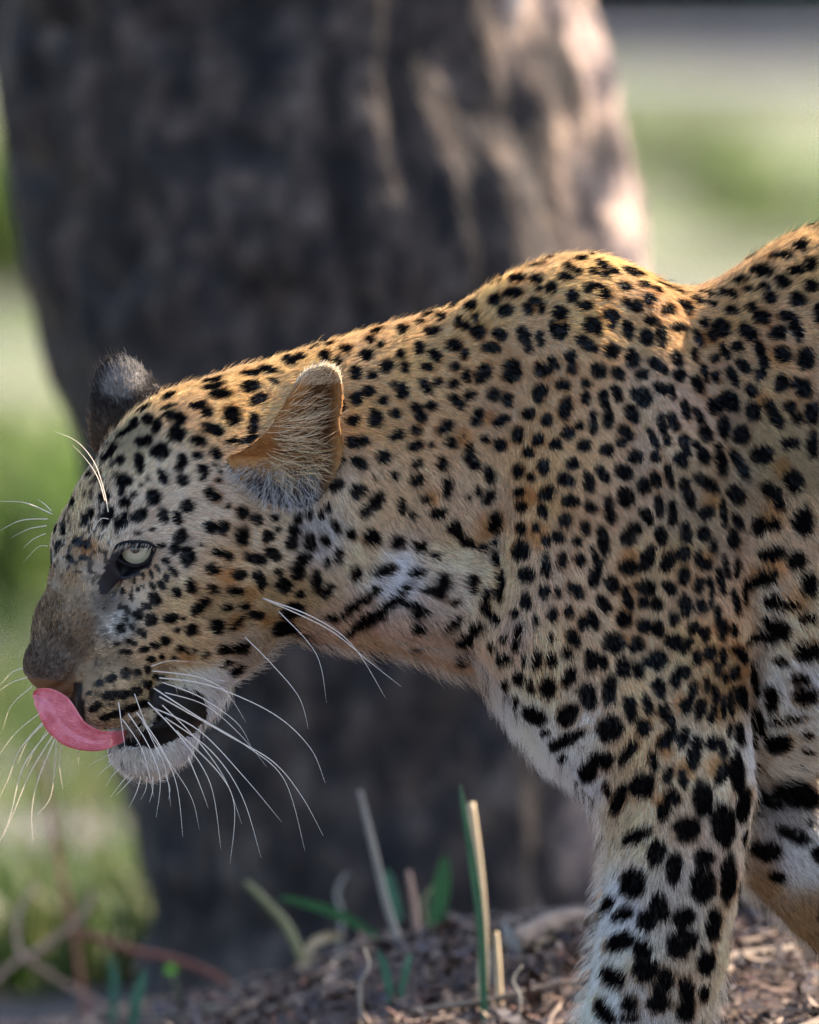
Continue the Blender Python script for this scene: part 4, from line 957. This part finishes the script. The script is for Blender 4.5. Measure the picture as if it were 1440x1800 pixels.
gy = axis([(-30, -4, 12), (-4, -.4, 24), (-.4, 2.6, 170), (2.6, 8, 50), (8, 60, 60), (60, 1200, 40)])
GX, GY = np.meshgrid(gx, gy)
GZ = ground_z(GX.ravel(), GY.ravel())
gi = np.arange(len(gx) * len(gy)).reshape(len(gy), len(gx))
gf = np.stack([gi[:-1, :-1], gi[:-1, 1:], gi[1:, 1:], gi[1:, :-1]], -1).reshape(-1, 4)
M_GR, t, b = mat_nodes("ground_soil_and_grass")
tc = t.nodes.new("ShaderNodeNewGeometry")
def noise(scale, detail=4, rough=.6):
    n = t.nodes.new("ShaderNodeTexNoise"); n.inputs["Scale"].default_value = scale
    n.inputs["Detail"].default_value = detail; n.inputs["Roughness"].default_value = rough
    t.links.new(tc.outputs["Position"], n.inputs["Vector"])
    return n
def ramp(src, stops):
    r = t.nodes.new("ShaderNodeValToRGB")
    e = r.color_ramp.elements
    while len(e) < len(stops):
        e.new(.5)
    for k, (p, c) in enumerate(stops):
        e[k].position = p; e[k].color = (*c, 1)
    t.links.new(src, r.inputs[0])
    return r
def mix(fac, a, c):
    m = t.nodes.new("ShaderNodeMix"); m.data_type = 'RGBA'
    t.links.new(fac, m.inputs[0]); t.links.new(a, m.inputs[6]); t.links.new(c, m.inputs[7])
    return m.outputs[2]
soil = ramp(noise(22, 6).outputs[0], [(.25, (0.035, 0.025, 0.026)), (.5, (0.085, 0.060, 0.055)), (.75, (0.16, 0.11, 0.09))])
grass = ramp(noise(.8, 6, .7).outputs[0], [(.32, (0.04, 0.075, 0.025)), (.43, (0.10, 0.165, 0.04)), (.48, (0.16, 0.18, 0.085)), (.52, (0.21, 0.18, 0.145)), (.56, (0.125, 0.115, 0.13)), (.64, (0.045, 0.04, 0.065))])
grass2 = ramp(noise(6.5, 4).outputs[0], [(.35, (0.55, 0.55, 0.55)), (.65, (1.25, 1.25, 1.2))])
gm = t.nodes.new("ShaderNodeMix"); gm.data_type = 'RGBA'; gm.blend_type = 'MULTIPLY'; gm.inputs[0].default_value = 1
t.links.new(grass.outputs[0], gm.inputs[6]); t.links.new(grass2.outputs[0], gm.inputs[7])
sp = t.nodes.new("ShaderNodeSeparateXYZ"); t.links.new(tc.outputs["Position"], sp.inputs[0])
mr = t.nodes.new("ShaderNodeMapRange"); mr.inputs[1].default_value = 2.6; mr.inputs[2].default_value = 4.2
ad = t.nodes.new("ShaderNodeMath"); ad.operation = 'MULTIPLY_ADD'; ad.inputs[1].default_value = 2.0
t.links.new(noise(1.2, 3).outputs[0], ad.inputs[0]); t.links.new(sp.outputs[1], ad.inputs[2])
t.links.new(ad.outputs[0], mr.inputs[0])
t.links.new(mix(mr.outputs[0], soil.outputs[0], gm.outputs[2]), b.inputs["Base Color"])
b.inputs["Roughness"].default_value = .9; b.inputs["Specular IOR Level"].default_value = .15
bp = t.nodes.new("ShaderNodeBump"); bp.inputs["Distance"].default_value = .01; bp.inputs["Strength"].default_value = .8
t.links.new(noise(60, 5).outputs[0], bp.inputs["Height"]); t.links.new(bp.outputs[0], b.inputs["Normal"])
ground = mesh_obj("ground", np.stack([GX.ravel(), GY.ravel(), GZ], 1), gf, M_GR)
tag(ground, kind="structure")
def zg(x, y):
    return float(ground_z(np.array([float(x)]), np.array([float(y)]))[0])
# a pale dry river bed far behind
M_BED, t, b = mat_nodes("dry_river_bed"); tc = t.nodes.new("ShaderNodeNewGeometry")
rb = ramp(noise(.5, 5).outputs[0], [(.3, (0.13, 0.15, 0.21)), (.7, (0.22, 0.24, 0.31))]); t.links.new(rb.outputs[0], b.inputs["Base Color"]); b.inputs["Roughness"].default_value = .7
xs_ = np.linspace(-60, 90, 31); vb = []
for x in xs_:
    c = 80 + 3 * math.sin(x * .07)
    vb += [(x, c + 3, .10), (x, c + 13, .10)]
tag(mesh_obj("river_bed", np.array(vb), np.array([(2*i, 2*i+2, 2*i+3, 2*i+1) for i in range(30)]), M_BED), kind="structure")
# ---------------------------------------------------------------- big tree
def simple_mat(name, stops, scale, rough=.85, bump=0.0, bscale=None, stretch=(1, 1, 1), vcol=False, trans=0.0):
    m, tt, bb = mat_nodes(name)
    tcn = tt.nodes.new("ShaderNodeTexCoord"); mp = tt.nodes.new("ShaderNodeMapping"); mp.inputs["Scale"].default_value = stretch
    tt.links.new(tcn.outputs["Object"], mp.inputs[0])
    n = tt.nodes.new("ShaderNodeTexNoise"); n.inputs["Scale"].default_value = scale; n.inputs["Detail"].default_value = 6; n.inputs["Roughness"].default_value = .65
    tt.links.new(mp.outputs[0], n.inputs["Vector"])
    r = tt.nodes.new("ShaderNodeValToRGB"); e = r.color_ramp.elements
    while len(e) < len(stops):
        e.new(.5)
    for k, (p, c) in enumerate(stops):
        e[k].position = p; e[k].color = (*c, 1)
    tt.links.new(n.outputs[0], r.inputs[0])
    src = r.outputs[0]
    if vcol:
        a = tt.nodes.new("ShaderNodeVertexColor"); a.layer_name = "coat"
        mm = tt.nodes.new("ShaderNodeMix"); mm.data_type = 'RGBA'; mm.blend_type = 'MULTIPLY'; mm.inputs[0].default_value = 1
        tt.links.new(src, mm.inputs[6]); tt.links.new(a.outputs[0], mm.inputs[7]); src = mm.outputs[2]
    tt.links.new(src, bb.inputs["Base Color"])
    bb.inputs["Roughness"].default_value = rough; bb.inputs["Specular IOR Level"].default_value = .25
    if bump:
        bn = tt.nodes.new("ShaderNodeTexNoise"); bn.inputs["Scale"].default_value = bscale or scale * 3; bn.inputs["Detail"].default_value = 5
        tt.links.new(mp.outputs[0], bn.inputs["Vector"])
        bu = tt.nodes.new("ShaderNodeBump"); bu.inputs["Distance"].default_value = bump; bu.inputs["Strength"].default_value = .9
        tt.links.new(bn.outputs[0], bu.inputs["Height"]); tt.links.new(bu.outputs[0], bb.inputs["Normal"])
    if trans:
        tr = tt.nodes.new("ShaderNodeBsdfTranslucent"); tt.links.new(src, tr.inputs[0])
        mx = tt.nodes.new("ShaderNodeMixShader"); mx.inputs[0].default_value = trans
        tt.links.new(bb.outputs[0], mx.inputs[1]); tt.links.new(tr.outputs[0], mx.inputs[2])
        tt.links.new(mx.outputs[0], tt.nodes["Material Output"].inputs[0])
    return m
M_BARK = simple_mat("bark_dark", [(.36, (0.022, 0.021, 0.028)), (.49, (0.052, 0.046, 0.052)), (.57, (0.115, 0.092, 0.088)), (.68, (0.36, 0.28, 0.24))], 17, .9, .012, 60, (1, 1, .55))
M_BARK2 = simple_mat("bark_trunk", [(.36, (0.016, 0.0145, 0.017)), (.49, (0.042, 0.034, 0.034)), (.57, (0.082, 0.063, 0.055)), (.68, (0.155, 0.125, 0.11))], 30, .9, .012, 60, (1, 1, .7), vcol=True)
M_LEAF = simple_mat("leaf_green", [(.3, (0.05, 0.09, 0.02)), (.7, (0.10, 0.16, 0.04))], 3, .5, vcol=True, trans=.35)
YT = 2.2
tree = link(bpy.data.objects.new("big_tree", None))
tag(tree, "thick dark leaning tree trunk right behind the leopard", "tree")
def trunk_axis(v):
    return np.interp(v, [-7000, -1500, 0, 480, 1000, 1600, 1780, 1900], [200, 420, 506, 576, 642, 700, 712, 712])
def trunk_rad(v):
    return np.interp(v, [-7000, -2500, 0, 480, 1000, 1600, 1760, 1900], [.12, .20, .231, .237, .216, .202, .208, .24])
nr_, ns_ = 260, 140
TV = []
vs = np.concatenate([np.linspace(1900, -100, 220), np.linspace(-150, -7000, 60)])
for v in vs:
    c = PW(trunk_axis(v), v, YT); r = trunk_rad(v) * .955
    for j in range(ns_):
        a = 2 * math.pi * j / ns_
        TV.append((c[0] + r * math.cos(a), c[1] + r * math.sin(a), c[2], a, r, c[0], c[1]))
TV = np.array(TV)
cyl = np.stack([np.cos(TV[:, 3]) * .24, np.sin(TV[:, 3]) * .24, TV[:, 2]], 1)
pl = np.abs(vnoise(cyl * (1, 1, .5), .05, 51) - .5) * 2
dsp = (np.clip(pl * 2.2, 0, 1) - .6) * .016 + (vnoise(cyl * (1, 1, .8), .07, 52) - .5) * .02 + (vnoise(cyl * (1, 1, .5), .018, 53) - .5) * .008 + (vnoise(cyl, .4, 54) - .5) * .04
TV[:, 0] += np.cos(TV[:, 3]) * dsp; TV[:, 1] += np.sin(TV[:, 3]) * dsp
ti = np.arange(len(vs) * ns_).reshape(len(vs), ns_); tj = np.roll(ti, -1, axis=1)
tf = np.stack([ti[:-1], tj[:-1], tj[1:], ti[1:]], -1).reshape(-1, 4)
pale = .72 + 5.5 * np.clip((np.cos(TV[:, 3]) - .70 + (vnoise(cyl, .06, 57) - .5) * .6) / .3, 0, 1) + (vnoise(cyl, .03, 58) - .5) * .5      # sunlit strip painted into the bark colour, paler and warmer on the right
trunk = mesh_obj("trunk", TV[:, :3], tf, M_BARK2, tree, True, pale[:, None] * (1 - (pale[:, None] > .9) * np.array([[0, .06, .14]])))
top = PW(trunk_axis(-7000), -7000, YT)
def limb(pts, r0, r1, name="limb", parent=tree, mat=M_BARK, sides=10):
    c = catmull(pts, 8)
    c[1:-1] += rng.normal(0, .08 * r1, c[1:-1].shape)
    v, f = tube(c, np.linspace(r0, r1, len(c)), sides)
    return mesh_obj(name, v, f, mat, parent)
forkA = PW(trunk_axis(-4200), -4200, YT)
limb([forkA, forkA + (.9, .3, .35), (1.6, 2.9, 2.75), (2.7, 3.1, 2.95), (3.6, 3.5, 3.3)], .11, .03)
limb([top - (0, 0, .2), top + (.6, .6, .7), top + (1.6, 1.4, 1.2), top + (2.6, 2.0, 1.6)], .10, .03)
limb([top - (0, 0, .1), top + (-.7, .2, .8), top + (-1.8, .5, 1.5), top + (-2.8, .4, 1.9)], .10, .03)
limb([top - (0, 0, .1), top + (.1, -.5, .9), top + (.3, -1.3, 1.9), top + (.2, -1.8, 2.6)], .10, .03)
def leaf_cloud(name, blobs, size, mat, parent, tint=(.7, 1.3), shape=2.0):
    """many folded leaf quads spread through ellipsoid blobs: (centre, radii, count)"""
    P = []
    for c, r, n in blobs:
        d = rng.normal(size=(n, 3)); d /= np.linalg.norm(d, axis=1, keepdims=True)
        q = np.asarray(c) + d * (rng.random((n, 1)) ** .45) * np.asarray(r)
        q += (np.stack([vnoise(q, max(r) * .35, 61 + i) for i in range(3)], 1) - .5) * max(r) * .7
        P.append(q)
    P = np.concatenate(P); n = len(P)
    a = rng.normal(size=(n, 3)); a /= np.linalg.norm(a, axis=1, keepdims=True)
    bb = np.cross(a, rng.normal(size=(n, 3))); bb /= np.linalg.norm(bb, axis=1, keepdims=True)
    cc = np.cross(a, bb)
    s = (size * rng.uniform(.6, 1.3, (n, 1)))
    V = np.stack([P - a * s, P + bb * s * .42 + cc * s * .12, P + a * s, P - bb * s * .42 + cc * s * .12], 1).reshape(-1, 3)
    F = np.arange(n * 4).reshape(n, 4)
    col = np.repeat(rng.uniform(*tint, (n, 1)) * np.array([[1.0, 1, 1]]) * rng.uniform(.85, 1.15, (n, 3)), 4, axis=0)
    return mesh_obj(name, V, F, mat, parent, True, col)
tp = np.array(top)
leaf_cloud("crown", [((2.85, 2.6, 2.8), (.75, .48, .34), 5800), ((3.5, 3.6, 3.2), (.7, .7, .4), 1100), ((1.9, 3.25, 2.75), (.35, .35, .2), 220),
                     (tp + (2.4, 2.2, 1.7), (1.3, 1.2, .8), 1500), (tp + (-2.4, .4, 2.0), (1.4, 1.3, .9), 2200), (tp + (.2, -1.6, 2.6), (1.3, 1.2, .8), 1800), (tp + (-.6, 1.2, 2.4), (1.3, 1.2, .9), 1800)],
           .045, M_LEAF, tree)
# ---------------------------------------------------------------- litter on the ground
M_LIT = simple_mat("dry_leaf", [(.3, (.75, .75, .75)), (.7, (1.2, 1.2, 1.2))], 80, .8, vcol=True)
LITC = np.array([(0.13, 0.088, 0.072), (0.075, 0.058, 0.06), (0.24, 0.17, 0.13), (0.075, 0.065, 0.085), (0.20, 0.105, 0.085), (0.12, 0.105, 0.12), (0.32, 0.24, 0.19)])
def litter():
    n = 26000
    x = -.16 + rng.random(n) * .95 - rng.random(n) ** 3 * .15; y = -.25 + rng.random(n) * 1.75
    z = ground_z(x, y)
    a = rng.uniform(0, 2 * math.pi, n); L = rng.uniform(.002, .008, n) * rng.uniform(.8, 1.6, n); w = L * rng.uniform(.14, .42, n)
    til = rng.normal(0, .35, n); curl = rng.uniform(.0, .5, n)
    d = np.stack([np.cos(a), np.sin(a), til], 1); e = np.stack([-np.sin(a), np.cos(a), rng.normal(0, .4, n)], 1)
    c = np.stack([x, y, z + rng.uniform(.001, .010, n)], 1)
    V = []
    for s, ww in ((-1, .15), (-.35, 1), (.35, .9), (1, .1)):
        up = np.array([[0, 0, 1.0]]) * (s * s * curl * L)[:, None]
        m = c + d * (L * s)[:, None] + up
        V.append(m - e * (w * ww)[:, None]); V.append(m + e * (w * ww)[:, None] + np.array([[0, 0, 1.0]]) * (w * .3)[:, None])
    V = np.stack(V, 1).reshape(-1, 3)
    k = (np.arange(n) * 8)[:, None]
    F = np.concatenate([k + np.array([[0, 2, 3, 1]]), k + np.array([[2, 4, 5, 3]]), k + np.array([[4, 6, 7, 5]])])
    col = np.repeat(LITC[rng.integers(0, len(LITC), n)] * rng.uniform(.3, .85, (n, 1)), 8, axis=0)
    o = mesh_obj("leaf_litter", V, F, M_LIT, None, True, col)
    tag(o, "dry brown leaves and bark flakes strewn over the ground", "litter", kind="stuff")
litter()
M_TWIG = simple_mat("dry_twig", [(.3, (0.10, 0.075, 0.065)), (.7, (0.30, 0.23, 0.18))], 60, .8, .002)
M_PTWIG = simple_mat("weathered_twig", [(.3, (0.24, 0.15, 0.115)), (.7, (0.38, 0.25, 0.19))], 40, .8, .002)
M_RTWIG = simple_mat("red_twig", [(.3, (0.13, 0.045, 0.035)), (.7, (0.22, 0.085, 0.06))], 40, .7, .002)
def small_twigs():
    n = 260; V = []; F = []; o = 0
    for i in range(n):
        x = rng.uniform(-.45, .6); y = rng.uniform(-.1, 1.5); a = rng.uniform(0, 6.28); L = rng.uniform(.02, .09)
        pts = []
        for s in (-1, -.3, .3, 1):
            px_, py_ = x + math.cos(a) * L * s + rng.normal(0, .002), y + math.sin(a) * L * s + rng.normal(0, .002)
            pts.append((px_, py_, zg(px_, py_) + .006 + rng.uniform(0, .006)))
        v, f = tube(pts, np.linspace(.0022, .0011, 4) * rng.uniform(.6, 1.4), 5)
        V.append(v); F += [tuple(q + o for q in ff_) for ff_ in f]; o += len(v)
    ob = mesh_obj("fallen_twigs", np.concatenate(V), F, M_TWIG)
    tag(ob, "thin broken twigs scattered among the dry leaves", "twigs", kind="stuff")
small_twigs()
def stick(name, pts, r0, r1, mat, label, cat, group=None):
    v, f = tube(catmull(pts, 6), np.linspace(r0, r1, (len(pts) - 1) * 6 + 1), 8)
    o = mesh_obj(name, v, f, mat); tag(o, label, cat, group); return o
def gp(u, v, y, up=.006):
    p = PW(u, v, y); p[2] = zg(p[0], p[1]) + up; return p
stick("dry_stick", [gp(1330, 1795, .18), gp(1400, 1770, .24), gp(1470, 1745, .28)], .006, .005, M_TWIG, "dry stick lying on sunlit litter in the lower right corner", "stick", "sticks on the litter")
stick("dry_stick", [gp(1250, 1690, .5), gp(1320, 1680, .52), gp(1400, 1672, .55)], .006, .004, M_TWIG, "dry stick lying behind the leopard's near leg", "stick", "sticks on the litter")
stick("dry_stick", [gp(900, 1665, .62, .01), gp(980, 1655, .66, .012), gp(1045, 1650, .68, .01)], .009, .006, M_TWIG, "thick dry stick lying left of the leopard's near leg", "stick", "sticks on the litter")
# ---------------------------------------------------------------- grass stalks and blades
M_STRAW = simple_mat("straw", [(.3, (0.36, 0.27, 0.16)), (.7, (0.55, 0.44, 0.29))], 120, .7, stretch=(1, 1, .1))
M_STRAWG = simple_mat("grey_straw", [(.3, (0.15, 0.14, 0.125)), (.7, (0.26, 0.24, 0.21))], 120, .7, stretch=(1, 1, .1))
M_BLADE = simple_mat("green_blade", [(.3, (0.03, 0.10, 0.03)), (.7, (0.055, 0.17, 0.045))], 60, .45, trans=.35)
M_BLADE2 = simple_mat("blue_green_blade", [(.3, (0.05, 0.13, 0.08)), (.7, (0.08, 0.20, 0.11))], 60, .5, trans=.3)
M_OLIVE = simple_mat("olive_stem", [(.3, (0.14, 0.14, 0.06)), (.7, (0.22, 0.21, 0.10))], 60, .6)
def stalk(name, pts, y, w0, w1, mat, label, cat, group, root=True):
    P = [PW(u, v, y + k * .006) for k, (u, v) in enumerate(pts)]
    if root:
        P[0][2] = zg(P[0][0], P[0][1]) - .004
    c = catmull(P, 6)
    rr = np.interp(np.linspace(0, 1, len(c)), [0, .3, .7, 1], [w0, w0 * .96, (w0 + w1) / 2, w1])
    v, f = tube(c, rr * S * (1 + y / D) * .5, 9)
    o = mesh_obj(name, v, f, mat); tag(o, label, cat, group); return o
def blade(name, pts, y, w, mat, label, cat, group, fold=.35, root=True):
    P = [PW(u, v, y + k * .008) for k, (u, v) in enumerate(pts)]
    if root:
        P[0][2] = zg(P[0][0], P[0][1]) - .004
    c = catmull(P, 6); n = len(c); s = np.linspace(0, 1, n)
    T = np.gradient(c, axis=0); T /= np.linalg.norm(T, axis=1, keepdims=True)
    side = np.cross(T, (0.15, 1, 0)); side /= np.linalg.norm(side, axis=1, keepdims=True)
    out = np.cross(T, side)
    ww = w * S * (1 + y / D) * .5 * np.interp(s, [0, .15, .6, .9, 1], [.55, .9, 1, .55, .05])
    th = .0004
    V = []
    for q in (-1, 1):
        for k, (a, d) in enumerate(((-1, 0), (0, -fold), (1, 0))):
            V.append(c + side * (ww * a)[:, None] + out * (ww * d)[:, None] + out * (th * q))
    V = np.concatenate(V); F = []
    for k in (0, 1, 3, 4):
        for i in range(n - 1):
            a = k * n + i; qd = (a, a + 1, a + n + 1, a + n); F.append(qd if k < 2 else qd[::-1])
    for k0, k1 in ((0, 3), (2, 5)):
        for i in range(n - 1):
            F.append((k0 * n + i, k1 * n + i, k1 * n + i + 1, k0 * n + i + 1))
    o = mesh_obj(name, V, F, mat); tag(o, label, cat, group); return o
GS = "dry stalks by the tree"; GB = "green grass blades by the tree"
stalk("dry_stalk", [(848, 1795), (850, 1650), (842, 1530), (828, 1412)], .52, 20, 14, M_STRAW, "thick upright cut straw stalk, tallest pale one in the middle", "dry stalk", GS)
blade("grass_blade", [(852, 1790), (846, 1640), (828, 1500), (808, 1380)], .43, 15, M_BLADE2, "thin green blade leaning on the thick straw stalk", "grass blade", GB)
stalk("dry_stalk", [(880, 1768), (876, 1700), (872, 1640)], .46, 13, 10, M_STRAW, "short straw stub just right of the thick straw stalk", "dry stalk", GS)
blade("dry_leaf_strip", [(912, 1700), (906, 1665), (893, 1640), (884, 1628)], .60, 20, M_STRAWG, "pale curled dry leaf strip right of the straw stalks", "dry leaf", None)
stalk("dry_stalk", [(712, 1700), (682, 1600), (656, 1490), (632, 1390)], .75, 15, 8, M_STRAWG, "thin grey stalk leaning left, taller than the green blades", "dry stalk", GS)
stalk("dry_stalk", [(736, 1690), (730, 1600), (718, 1532)], .85, 14, 9, M_PTWIG, "short brown stalk between the grey stalk and broad green blade", "dry stalk", GS)
blade("grass_blade", [(764, 1690), (770, 1600), (778, 1548), (782, 1505)], .95, 32, M_BLADE, "broad bright green upright blade before the trunk", "grass blade", GB)
blade("grass_blade", [(702, 1700), (700, 1640), (690, 1580), (680, 1528)], .95, 26, M_BLADE2, "dull green upright blade beside the grey stalk", "grass blade", GB)
blade("grass_blade", [(684, 1668), (620, 1622), (560, 1596), (488, 1578)], .95, 18, M_BLADE, "long green blade bent flat to the left", "grass blade", GB, root=False)
stalk("dry_stalk", [(548, 1690), (510, 1640), (470, 1590), (432, 1552)], 1.0, 17, 10, M_OLIVE, "olive stem slanting to upper left", "dry stalk", GS)
blade("grass_blade", [(690, 1790), (684, 1740), (676, 1700), (664, 1672)], .55, 16, M_BLADE2, "short bluish green blade at the foot of the grey stalk", "grass blade", GB)
blade("grass_blade", [(700, 1795), (706, 1745), (716, 1700), (722, 1676)], .55, 14, M_BLADE2, "short bluish green blade curving right beside the grey stalk's foot", "grass blade", GB)
blade("dry_leaf_strip", [(520, 1720), (545, 1668), (580, 1648), (606, 1650)], 1.0, 18, M_STRAW, "beige dry grass strip arching over the ground left of the blades", "dry leaf", None)
blade("dry_leaf_strip", [(500, 1738), (530, 1700), (560, 1690), (600, 1700)], .95, 20, M_STRAW, "beige dry grass strip lying low on the ground", "dry leaf", None)
blade("grass_blade", [(232, 1830), (236, 1780), (244, 1740), (256, 1706)], .9, 22, M_BLADE2, "bluish green blade at the bottom left near the trunk's foot", "grass blade", GB)
blade("grass_blade", [(196, 1830), (198, 1770), (200, 1720), (196, 1680)], 1.2, 16, M_BLADE2, "blurred upright green blade left of the trunk's foot", "grass blade", GB)
for k_, (pts_, y_, w_, m_, lab_) in enumerate([
  ([(866, 1790), (862, 1700), (846, 1640), (850, 1600)], .56, 7, M_STRAWG, "thin bent stem crossing behind the thick straw stalk"),
  ([(742, 1700), (752, 1640), (744, 1590), (760, 1560)], .98, 8, M_OLIVE, "thin wavy olive stem between the brown stalk and broad blade"),
  ([(590, 1690), (600, 1620), (592, 1570), (610, 1535)], 1.1, 8, M_STRAWG, "faint thin stem rising left of the green blades"),
  ([(560, 1720), (590, 1690), (640, 1684), (668, 1700)], .8, 7, M_STRAW, "thin pale stem bent over the litter near the trunk"),
  ([(930, 1690), (948, 1660), (972, 1652), (1000, 1668)], .62, 7, M_STRAW, "thin pale stem bent over the litter by the leopard's leg"),
  ([(640, 1800), (632, 1740), (648, 1700), (640, 1668)], .5, 7, M_STRAWG, "thin crooked stem at the bottom middle of the picture"),
  ([(905, 1800), (915, 1760), (902, 1725), (918, 1700)], .4, 6, M_STRAWG, "thin crooked stem right of the short straw stub")]):
    stalk("thin_stem", pts_, y_, w_, w_ * .5, m_, lab_, "stem", "thin stems by the tree")
def leaflet(u, v, y, r, label):
    c = PW(u, v, y); V = [c]; F = []
    for j in range(10):
        a = 2 * math.pi * j / 10
        V.append(c + np.array((math.cos(a) * r, .3 * r * math.sin(a), math.sin(a) * r * .8)) * S * (1 + y / D))
    for j in range(10):
        F.append((0, 1 + j, 1 + (j + 1) % 10))
    o = mesh_obj("leaf", V, F, M_LG, None)
    tag(o, label, "leaf")
    stem_top = c.copy(); base = np.array((c[0] + .004, c[1] + .002, zg(c[0], c[1]) - .003))
    vv_, ff_ = tube(catmull([base, (base + stem_top) / 2 + (.003, 0, 0), stem_top], 4), np.full(9, .0007), 5)
    mesh_obj("stem", vv_, ff_, M_OLIVE, o)
M_LG = simple_mat("fresh_leaf", [(.3, (0.13, 0.34, 0.03)), (.7, (0.20, 0.45, 0.05))], 60, .5, trans=.4)
leaflet(960, 1618, .9, 15, "small round bright green leaf before the trunk")
leaflet(300, 1706, 1.2, 11, "tiny bright green leaf at the trunk's left foot")
# short grass beyond the tree
def meadow():
    n = 9000
    y = 2.3 + rng.random(n) ** 1.8 * 12
    d = 10 + y
    x = (rng.uniform(-90, 1540, n) - 720) * S * d / 10
    ok = (vnoise(np.stack([x, y, y * 0], 1), .5, 81) > .54) | (y < 3.2) & (x < 0)
    x, y = x[ok], y[ok]; n = len(x); z = ground_z(x, y)
    h = rng.uniform(.03, .11, n); a = rng.uniform(0, 6.28, n); w = rng.uniform(.002, .005, n)
    b0 = np.stack([x, y, z - .004], 1); s_ = np.stack([np.cos(a), np.sin(a), a * 0], 1) * w[:, None]
    ln_ = rng.normal(0, .35, (n, 3)); ln_[:, 2] = 1
    m_ = b0 + ln_ * (h * .55)[:, None]; t_ = b0 + ln_ * h[:, None] * np.array([[1.35, 1.35, .95]])
    V = np.stack([b0 - s_, b0 + s_, m_ + s_ * .8, m_ - s_ * .8, t_ + s_ * .1, t_ - s_ * .1], 1).reshape(-1, 3)
    k = (np.arange(n) * 6)[:, None]
    F = np.concatenate([k + np.array([[0, 1, 2, 3]]), k + np.array([[3, 2, 4, 5]])])
    c = np.where(rng.random((n, 1)) < .6, np.array([[.9, 1.0, .8]]), np.array([[1.9, 1.25, 1.5]])) * rng.uniform(.5, 1.2, (n, 1))
    o = mesh_obj("meadow_grass", V, F, M_MEAD, None, True, np.repeat(c, 6, axis=0))
    tag(o, "short green and dry grass growing beyond the tree", "grass", kind="stuff")
M_MEAD = simple_mat("meadow_blade", [(.3, (0.05, 0.09, 0.025)), (.7, (0.085, 0.13, 0.04))], 3, .5, vcol=True, trans=.35)
meadow()
# ---------------------------------------------------------------- bare branches at the left edge
br = link(bpy.data.objects.new("fallen_branch", None)); tag(br, "bare pale branch lying at the lower left edge", "branch")
def brp(pts, y):
    return [PW(u, v, y + .01 * k) for k, (u, v) in enumerate(pts)]
limb(brp([(-60, 1760), (-10, 1725), (40, 1690), (110, 1730), (190, 1775)], 1.45), .0024, .0017, "stem", br, M_PTWIG, 7)
limb(brp([(40, 1690), (28, 1650), (34, 1600), (66, 1552)], 1.45), .0022, .0014, "side_twig", br, M_PTWIG, 7)
limb(brp([(40, 1690), (90, 1655), (140, 1615), (165, 1570)], 1.47), .0026, .0015, "side_twig", br, M_PTWIG, 7)
limb(brp([(190, 1775), (215, 1800), (240, 1840)], 1.5), .004, .003, "side_twig", br, M_PTWIG, 7)
stick("red_twig", brp([(140, 1640), (230, 1672), (310, 1690), (385, 1722), (420, 1760)], 1.3), .003, .0025, M_RTWIG, "thin reddish twig slanting in front of the trunk's foot", "twig")
stick("red_twig", brp([(150, 1790), (128, 1640), (100, 1500), (84, 1400), (70, 1330)], 1.6), .0022, .0014, M_RTWIG, "blurred reddish upright twig at the left below the whiskers", "twig")
# ---------------------------------------------------------------- shrubs far behind
M_BUSH = simple_mat("shrub_leaf", [(.3, (0.10, 0.155, 0.035)), (.7, (0.17, 0.235, 0.07))], 1.2, .5, vcol=True, trans=.55)
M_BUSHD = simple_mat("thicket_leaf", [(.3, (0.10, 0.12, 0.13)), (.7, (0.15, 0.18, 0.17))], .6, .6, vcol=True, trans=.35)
def shrub(u, y, w, h, mat, label, n=700, leaf=.06, group="shrubs beyond the tree"):
    p = PW(u, 900, y); p[2] = zg(p[0], p[1])
    o = link(bpy.data.objects.new("shrub", None)); o.location = p
    tag(o, label, "shrub", group)
    bl = [((rng.uniform(-.3, .3) * w, rng.uniform(-.3, .3) * w, h * rng.uniform(.3, .7)), (w * .32, w * .32, h * .38), n // 5) for _ in range(5)]
    leaf_cloud("foliage", bl, leaf, mat, o)
    for k in range(3):
        a = rng.uniform(0, 6.28); tip = np.array((math.cos(a) * w * .25, math.sin(a) * w * .25, h * .6))
        v, f = tube(catmull([(0, 0, -.05), tip * .5 + (.02, 0, .05), tip], 5), np.linspace(.03, .008, 11) * h, 6)
        mesh_obj("stem", v, f, M_TWIG, o)
    return o
shrub(-10, 26, .9, .45, M_BUSH, "bright green shrub far behind at the left edge, upper one", 900)
shrub(60, 9, .35, .22, M_BUSH, "low green shrub behind the left foot of the trunk", 600, .03)
shrub(-60, 13, .45, .2, M_BUSH, "low green shrub at the left edge behind the leopard's muzzle", 700, .04)
shrub(1400, 34, .5, .16, M_BUSH, "blurred green shrub behind the leopard's back at the right", 900)
shrub(1170, 44, .7, .2, M_BUSH, "blurred green shrub in the meadow beside the trunk's right edge", 900)
for k, (u, y, w, h) in enumerate([(1080, 98, 7, 3.2), (1250, 100, 8, 3.6), (1420, 98, 8, 3.4), (1600, 101, 8, 3.6), (820, 100, 8, 3.4), (500, 101, 8, 3.4), (150, 99, 8, 3.4), (-150, 100, 8, 3.6)]):
    shrub(u, y, w, h, M_BUSHD, ["dark thicket on the far bank beside the trunk's top right", "dark thicket on the far bank in the top right", "dark thicket on the far bank at the top right corner", "dark thicket on the far bank beyond the right edge",
          "dark thicket on the far bank behind the trunk", "dark thicket on the far bank behind the trunk, further left", "dark thicket on the far bank behind the trunk's left side", "dark thicket on the far bank beyond the left edge"][k], 4200, .24, "thickets on the far bank")
